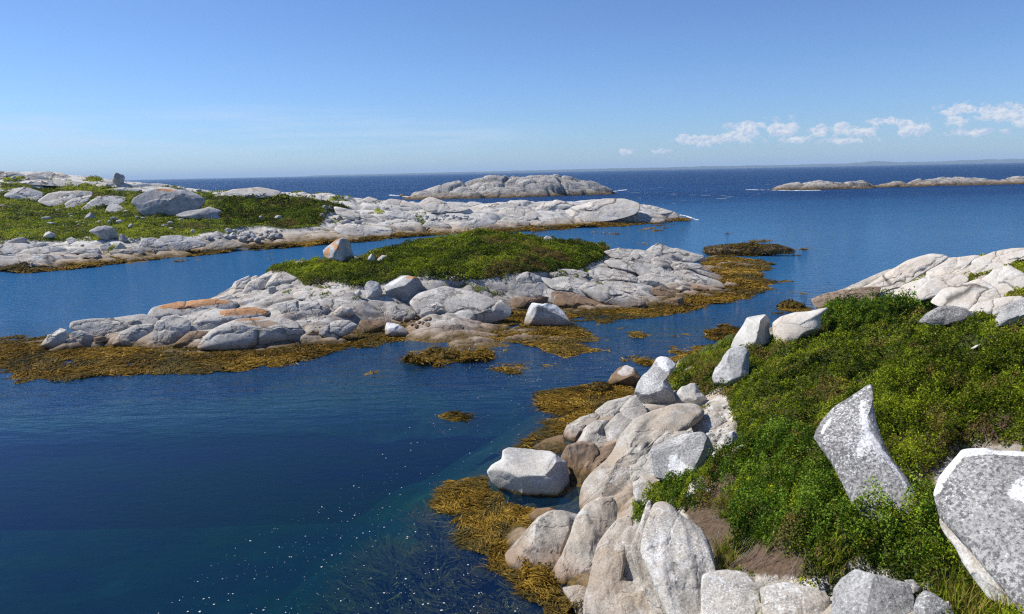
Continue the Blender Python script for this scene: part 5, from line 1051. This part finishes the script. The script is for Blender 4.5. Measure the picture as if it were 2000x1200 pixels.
# ================================================================ WATER, SEA BED, FOAM
def sheet(name, z, mat, r=60000., kind='structure'):
    return tag(mesh_np(name, [(-r, -r * .2, z), (r, -r * .2, z), (r, r, z), (-r, r, z)], [(0, 1, 2, 3)], mat, False), None, None, None, kind)
def mat_bed():
    t = NT('sea bed'); c = t.ramp(t.noise(.45, 7, .65), (.35, (.012, .03, .02)), (.55, (.05, .06, .025)), (.7, (.16, .13, .06)))
    t.t.links.new(t.princ(c, .9), t.out.inputs[0]); return t.m
sheet('sea_bed', -5.4, mat_bed(), 900.)
def mat_water():
    t = NT('sea water'); pos = t.pos
    sep = t.N('ShaderNodeSeparateXYZ'); t.put(sep.inputs[0], pos)
    # open sea beyond the headland, sheltered pool this side
    dst = t.N('ShaderNodeMapRange'); t.put(dst.inputs[0], t.math('ADD', sep.outputs[1], t.math('MULTIPLY', t.noise(.05, 3, .5), 20.))); dst.inputs[1].default_value = 95; dst.inputs[2].default_value = 210
    sea = dst.outputs[0]
    mid = t.N('ShaderNodeMapRange'); t.put(mid.inputs[0], t.math('ADD', sep.outputs[1], t.math('MULTIPLY', sep.outputs[0], -.15))); mid.inputs[1].default_value = 22; mid.inputs[2].default_value = 46
    midf = mid.outputs[0]
    big = t.noise(1., 5, .62, t.vec(scale=(.12, .35, 1), rot=(0, 0, .15)))
    med = t.noise(1., 5, .6, t.vec(scale=(.55, 1.6, 1), rot=(0, 0, -.12)))
    sml = t.noise(1., 4, .55, t.vec(scale=(2.2, 4.2, 1), rot=(0, 0, .3)))
    h = t.math('ADD', t.math('MULTIPLY', t.math('MULTIPLY', big, sea), 2.6), t.math('MULTIPLY', t.math('MULTIPLY', med, t.math('ADD', t.math('MULTIPLY', midf, .42), t.math('MULTIPLY', sea, .55))), 1.))
    h = t.math('ADD', h, t.math('MULTIPLY', sml, t.math('ADD', .006, t.math('ADD', t.math('MULTIPLY', midf, .022), t.math('MULTIPLY', sea, .08)))))
    nrm = t.bump(h, 1., 1.)
    fres = t.N('ShaderNodeFresnel'); fres.inputs[0].default_value = 1.333; t.put(fres.inputs['Normal'], nrm)
    cap = t.math('SUBTRACT', .62, t.math('MULTIPLY', sea, .40))
    fac = t.math('MINIMUM', fres.outputs[0], cap)
    gl = t.N('ShaderNodeBsdfGlossy'); gl.inputs['Roughness'].default_value = .05; t.put(gl.inputs['Roughness'], t.math('ADD', .02, t.math('ADD', t.math('MULTIPLY', midf, .03), t.math('MULTIPLY', sea, .12)))); t.put(gl.inputs['Normal'], nrm); gl.inputs['Color'].default_value = (.82, .93, 1, 1)
    # scattered light and reflected sky put into the body's diffuse colour; streaks are wind and depth
    bn = t.noise(1., 4, .6, t.vec(scale=(.06, .16, 1), rot=(0, 0, .3)))
    gust = t.noise(1., 5, .65, t.vec(scale=(.008, .05, 1)))
    cnear = t.ramp(bn, (.3, (.001, .012, .050)), (.48, (.001, .020, .080)), (.62, (.001, .038, .052)))
    csea = t.ramp(gust, (.35, (.004, .028, .105)), (.62, (.008, .050, .15)))
    body = t.mix(midf, cnear, (.018, .11, .25)); body = t.mix(sea, body, csea)  # mid-distance body lightened to stand in for the sheltered water's sky reflection
    df = t.N('ShaderNodeBsdfDiffuse'); t.put(df.inputs[0], body)
    tr = t.N('ShaderNodeBsdfTransparent'); tr.inputs[0].default_value = (.72, .88, .9, 1)
    inner = t.N('ShaderNodeMixShader'); t.put(inner.inputs[0], t.math('ADD', .30, t.math('MULTIPLY', midf, .5), clamp=True)); t.put(inner.inputs[1], tr.outputs[0]); t.put(inner.inputs[2], df.outputs[0])
    ms = t.N('ShaderNodeMixShader'); t.put(ms.inputs[0], fac); t.put(ms.inputs[1], inner.outputs[0]); t.put(ms.inputs[2], gl.outputs[0])
    t.t.links.new(ms.outputs[0], t.out.inputs[0])
    va = t.N('ShaderNodeVolumeAbsorption'); va.inputs['Color'].default_value = (.32, .82, .76, 1); va.inputs['Density'].default_value = .30
    t.t.links.new(va.outputs[0], t.out.inputs['Volume'])
    return t.m
sheet('sea_water', 0., mat_water())

def flecks(name, polys, n, smin, smax, label, seed, elong=1.0, mat=None):
    rs = np.random.RandomState(seed); V = []; F = []; got = 0
    xs = [p[0] for q in polys for p in q]; ys = [p[1] for q in polys for p in q]
    cl = rs.uniform(0, 1, (40, 2))
    while got < n:
        px, py = rs.uniform(min(xs), max(xs)), rs.uniform(min(ys), max(ys))
        if not any(inpoly(np.array([px]), np.array([py]), q)[0] for q in polys): continue
        c = onz(px, py, .012)
        if n2d(np.array([c[0]]), np.array([c[1]]), .6, seed)[0] < rs.uniform(-.9, .35): continue
        s = smin + (smax - smin) * rs.rand() ** 4; k = rs.randint(5, 8); a0 = rs.rand() * 6.28; b = len(V)
        V.append((c[0], c[1], .016))
        for i in range(k):
            a = a0 + 6.283 * i / k; r = s * rs.uniform(.6, 1.2); V.append((c[0] + math.cos(a) * r * elong, c[1] + math.sin(a) * r, .012))
        for i in range(k): F.append((b, b + 1 + i, b + 1 + (i + 1) % k))
        got += 1
    return tag(mesh_np(name, V, F, mat, False), label, None, None, 'stuff')
mfoam = mat_plain('foam', (.50, .54, .54), .6, 30, .2)
flecks('foam_flecks', [[(560,1250),(640,980),(760,860),(900,760),(1040,715),(1230,690),(1180,735),(1050,760),(1030,850),(960,890),(860,950),(850,1060),(1000,1150),(1090,1250)], [(250,1250),(420,1080),(650,980),(640,1250)]], 620, .006, .024, 'white foam flecks drifting on the pool', 1, mat=mfoam)
flecks('foam_flecks', [[(880,715),(1000,690),(1140,700),(1290,640),(1400,640),(1400,665),(1270,690),(1150,745),(1000,745)]], 330, .009, .022, 'foam flecks drifting in the channel', 2, mat=mfoam)
flecks('foam_flecks', [[(1240,350),(1500,345),(1500,385),(1330,400),(1210,385)], [(650,385),(800,376),(800,388),(700,395)]], 60, .2, .8, 'small whitecaps off the islet', 3, 3.0, mfoam)
def surf(line, wid, label, seed):
    """broken white water along a line, as a lumpy low ridge of foam"""
    rs = np.random.RandomState(seed); P = onz(np.array([p[0] for p in line]), np.array([p[1] for p in line]))[:, :2]; V = []; F = []
    seg = np.linalg.norm(np.diff(P, axis=0), axis=1); tot = seg.sum(); cum = np.concatenate([[0], np.cumsum(seg)])
    for _ in range(int(tot * 7)):
        u = rs.rand() * tot; i = min(np.searchsorted(cum, u) - 1, len(seg) - 1); i = max(i, 0); f = (u - cum[i]) / seg[i]; c = P[i] * (1 - f) + P[i + 1] * f + rs.normal(0, wid * .4, 2)
        if n2d(np.array([c[0]]), np.array([c[1]]), .3, seed)[0] < -.1: continue
        s = rs.uniform(.06, .26) * wid ** .5; hgt = s * rs.uniform(.1, .4); b = len(V); k = 7; V.append((c[0], c[1], .01 + hgt))
        for i in range(k):
            a = 6.283 * i / k; r = s * rs.uniform(.6, 1.3); V.append((c[0] + math.cos(a) * r * 2.2, c[1] + math.sin(a) * r, .01))
        for i in range(k): F.append((b, b + 1 + i, b + 1 + (i + 1) % k))
    return tag(mesh_np('surf', V, F, mat_plain('surf', (.8, .82, .82), .7, 3, .1)), label, None, None, 'stuff')
surf([(1318,417),(1345,424),(1362,430)], .3, 'surf at the tip of the headland', 1)
surf([(760,381),(800,385),(850,386),(900,385.5)], 1.4, 'surf round the left end of the islet', 2)
surf([(990,382.5),(1060,381),(1140,378.5),(1200,374),(1222,371)], 1.2, 'surf along the islet foot', 3)
surf([(1462,371),(1500,371.5),(1560,373),(1600,372)], 1.6, 'surf at the end of the far reef', 4)
surf([(1590,590),(1600,586),(1625,578)], .12, 'small wash at the foot of the pale slabs', 5)

# ================================================================ FAR COAST
def coast(pts, D, name, label):
    X = []
    n = 500; xs = np.linspace(pts[0][0], pts[-1][0], n); ys = np.interp(xs, [p[0] for p in pts], [p[1] for p in pts])
    base = atd(xs, ys * 0 + 600, D)
    d = rays(xs, 336 - .02 * (xs - 1000))
    w = CAM + d * (D / d[:, 1])[:, None]
    hgt = ys / FPX * D * (1 + .25 * n2d(xs, xs * 0, .05, 3, 4)) + H
    V = []; F = []
    for i in range(n):
        x = w[i, 0]; h = max(hgt[i], 4)
        V += [(x, D, -5), (x, D + 60, h * .7), (x, D + 400, h), (x, D + 1500, -5)]
        if i:
            b = 4 * (i - 1)
            for q in range(3): F.append((b + q, b + 4 + q, b + 5 + q, b + 1 + q))
    t = mat_plain('far woods', (.035, .055, .05), .9, .004, .4)
    tag(mesh_np(name, V, F, t, True), label, None, None, 'structure')
coast([(600, .8), (900, 1.6), (1100, 2.5), (1400, 3.0), (1600, 3.2), (1690, 3.4), (1700, 5), (1725, 5.8), (1760, 5.8), (1778, 4), (1800, 3.6), (1900, 3.8), (1915, 5), (1960, 5.6), (2100, 5.6)], 9500, 'far_coast', 'low blue coast on the horizon')
HAZE = True
if HAZE:
    hz = bpy.data.materials.new('haze'); hz.use_nodes = True; tt_ = hz.node_tree; tt_.nodes.clear(); o_ = tt_.nodes.new('ShaderNodeOutputMaterial')
    pv = tt_.nodes.new('ShaderNodeVolumePrincipled'); pv.inputs['Color'].default_value = (.60, .80, 1, 1); pv.inputs['Density'].default_value = HAZE_DENSITY if 'HAZE_DENSITY' in globals() else 9e-5
    tt_.links.new(pv.outputs[0], o_.inputs['Volume'])
    x0, x1, y0, y1, z0, z1 = -62000, 62000, -13000, 61000, -6.5, 140
    V = [(x, y, z) for z in (z0, z1) for y in (y0, y1) for x in (x0, x1)]
    tag(mesh_np('haze', V, [(0, 2, 3, 1), (4, 5, 7, 6), (0, 1, 5, 4), (2, 6, 7, 3), (0, 4, 6, 2), (1, 3, 7, 5)], hz, False), None, None, None, 'stuff')
scene.cycles.transparent_max_bounces = 16
scene.cycles.max_bounces = 8
print('FACES', sum(len(o.data.polygons) for o in scene.objects if o.type == 'MESH'))
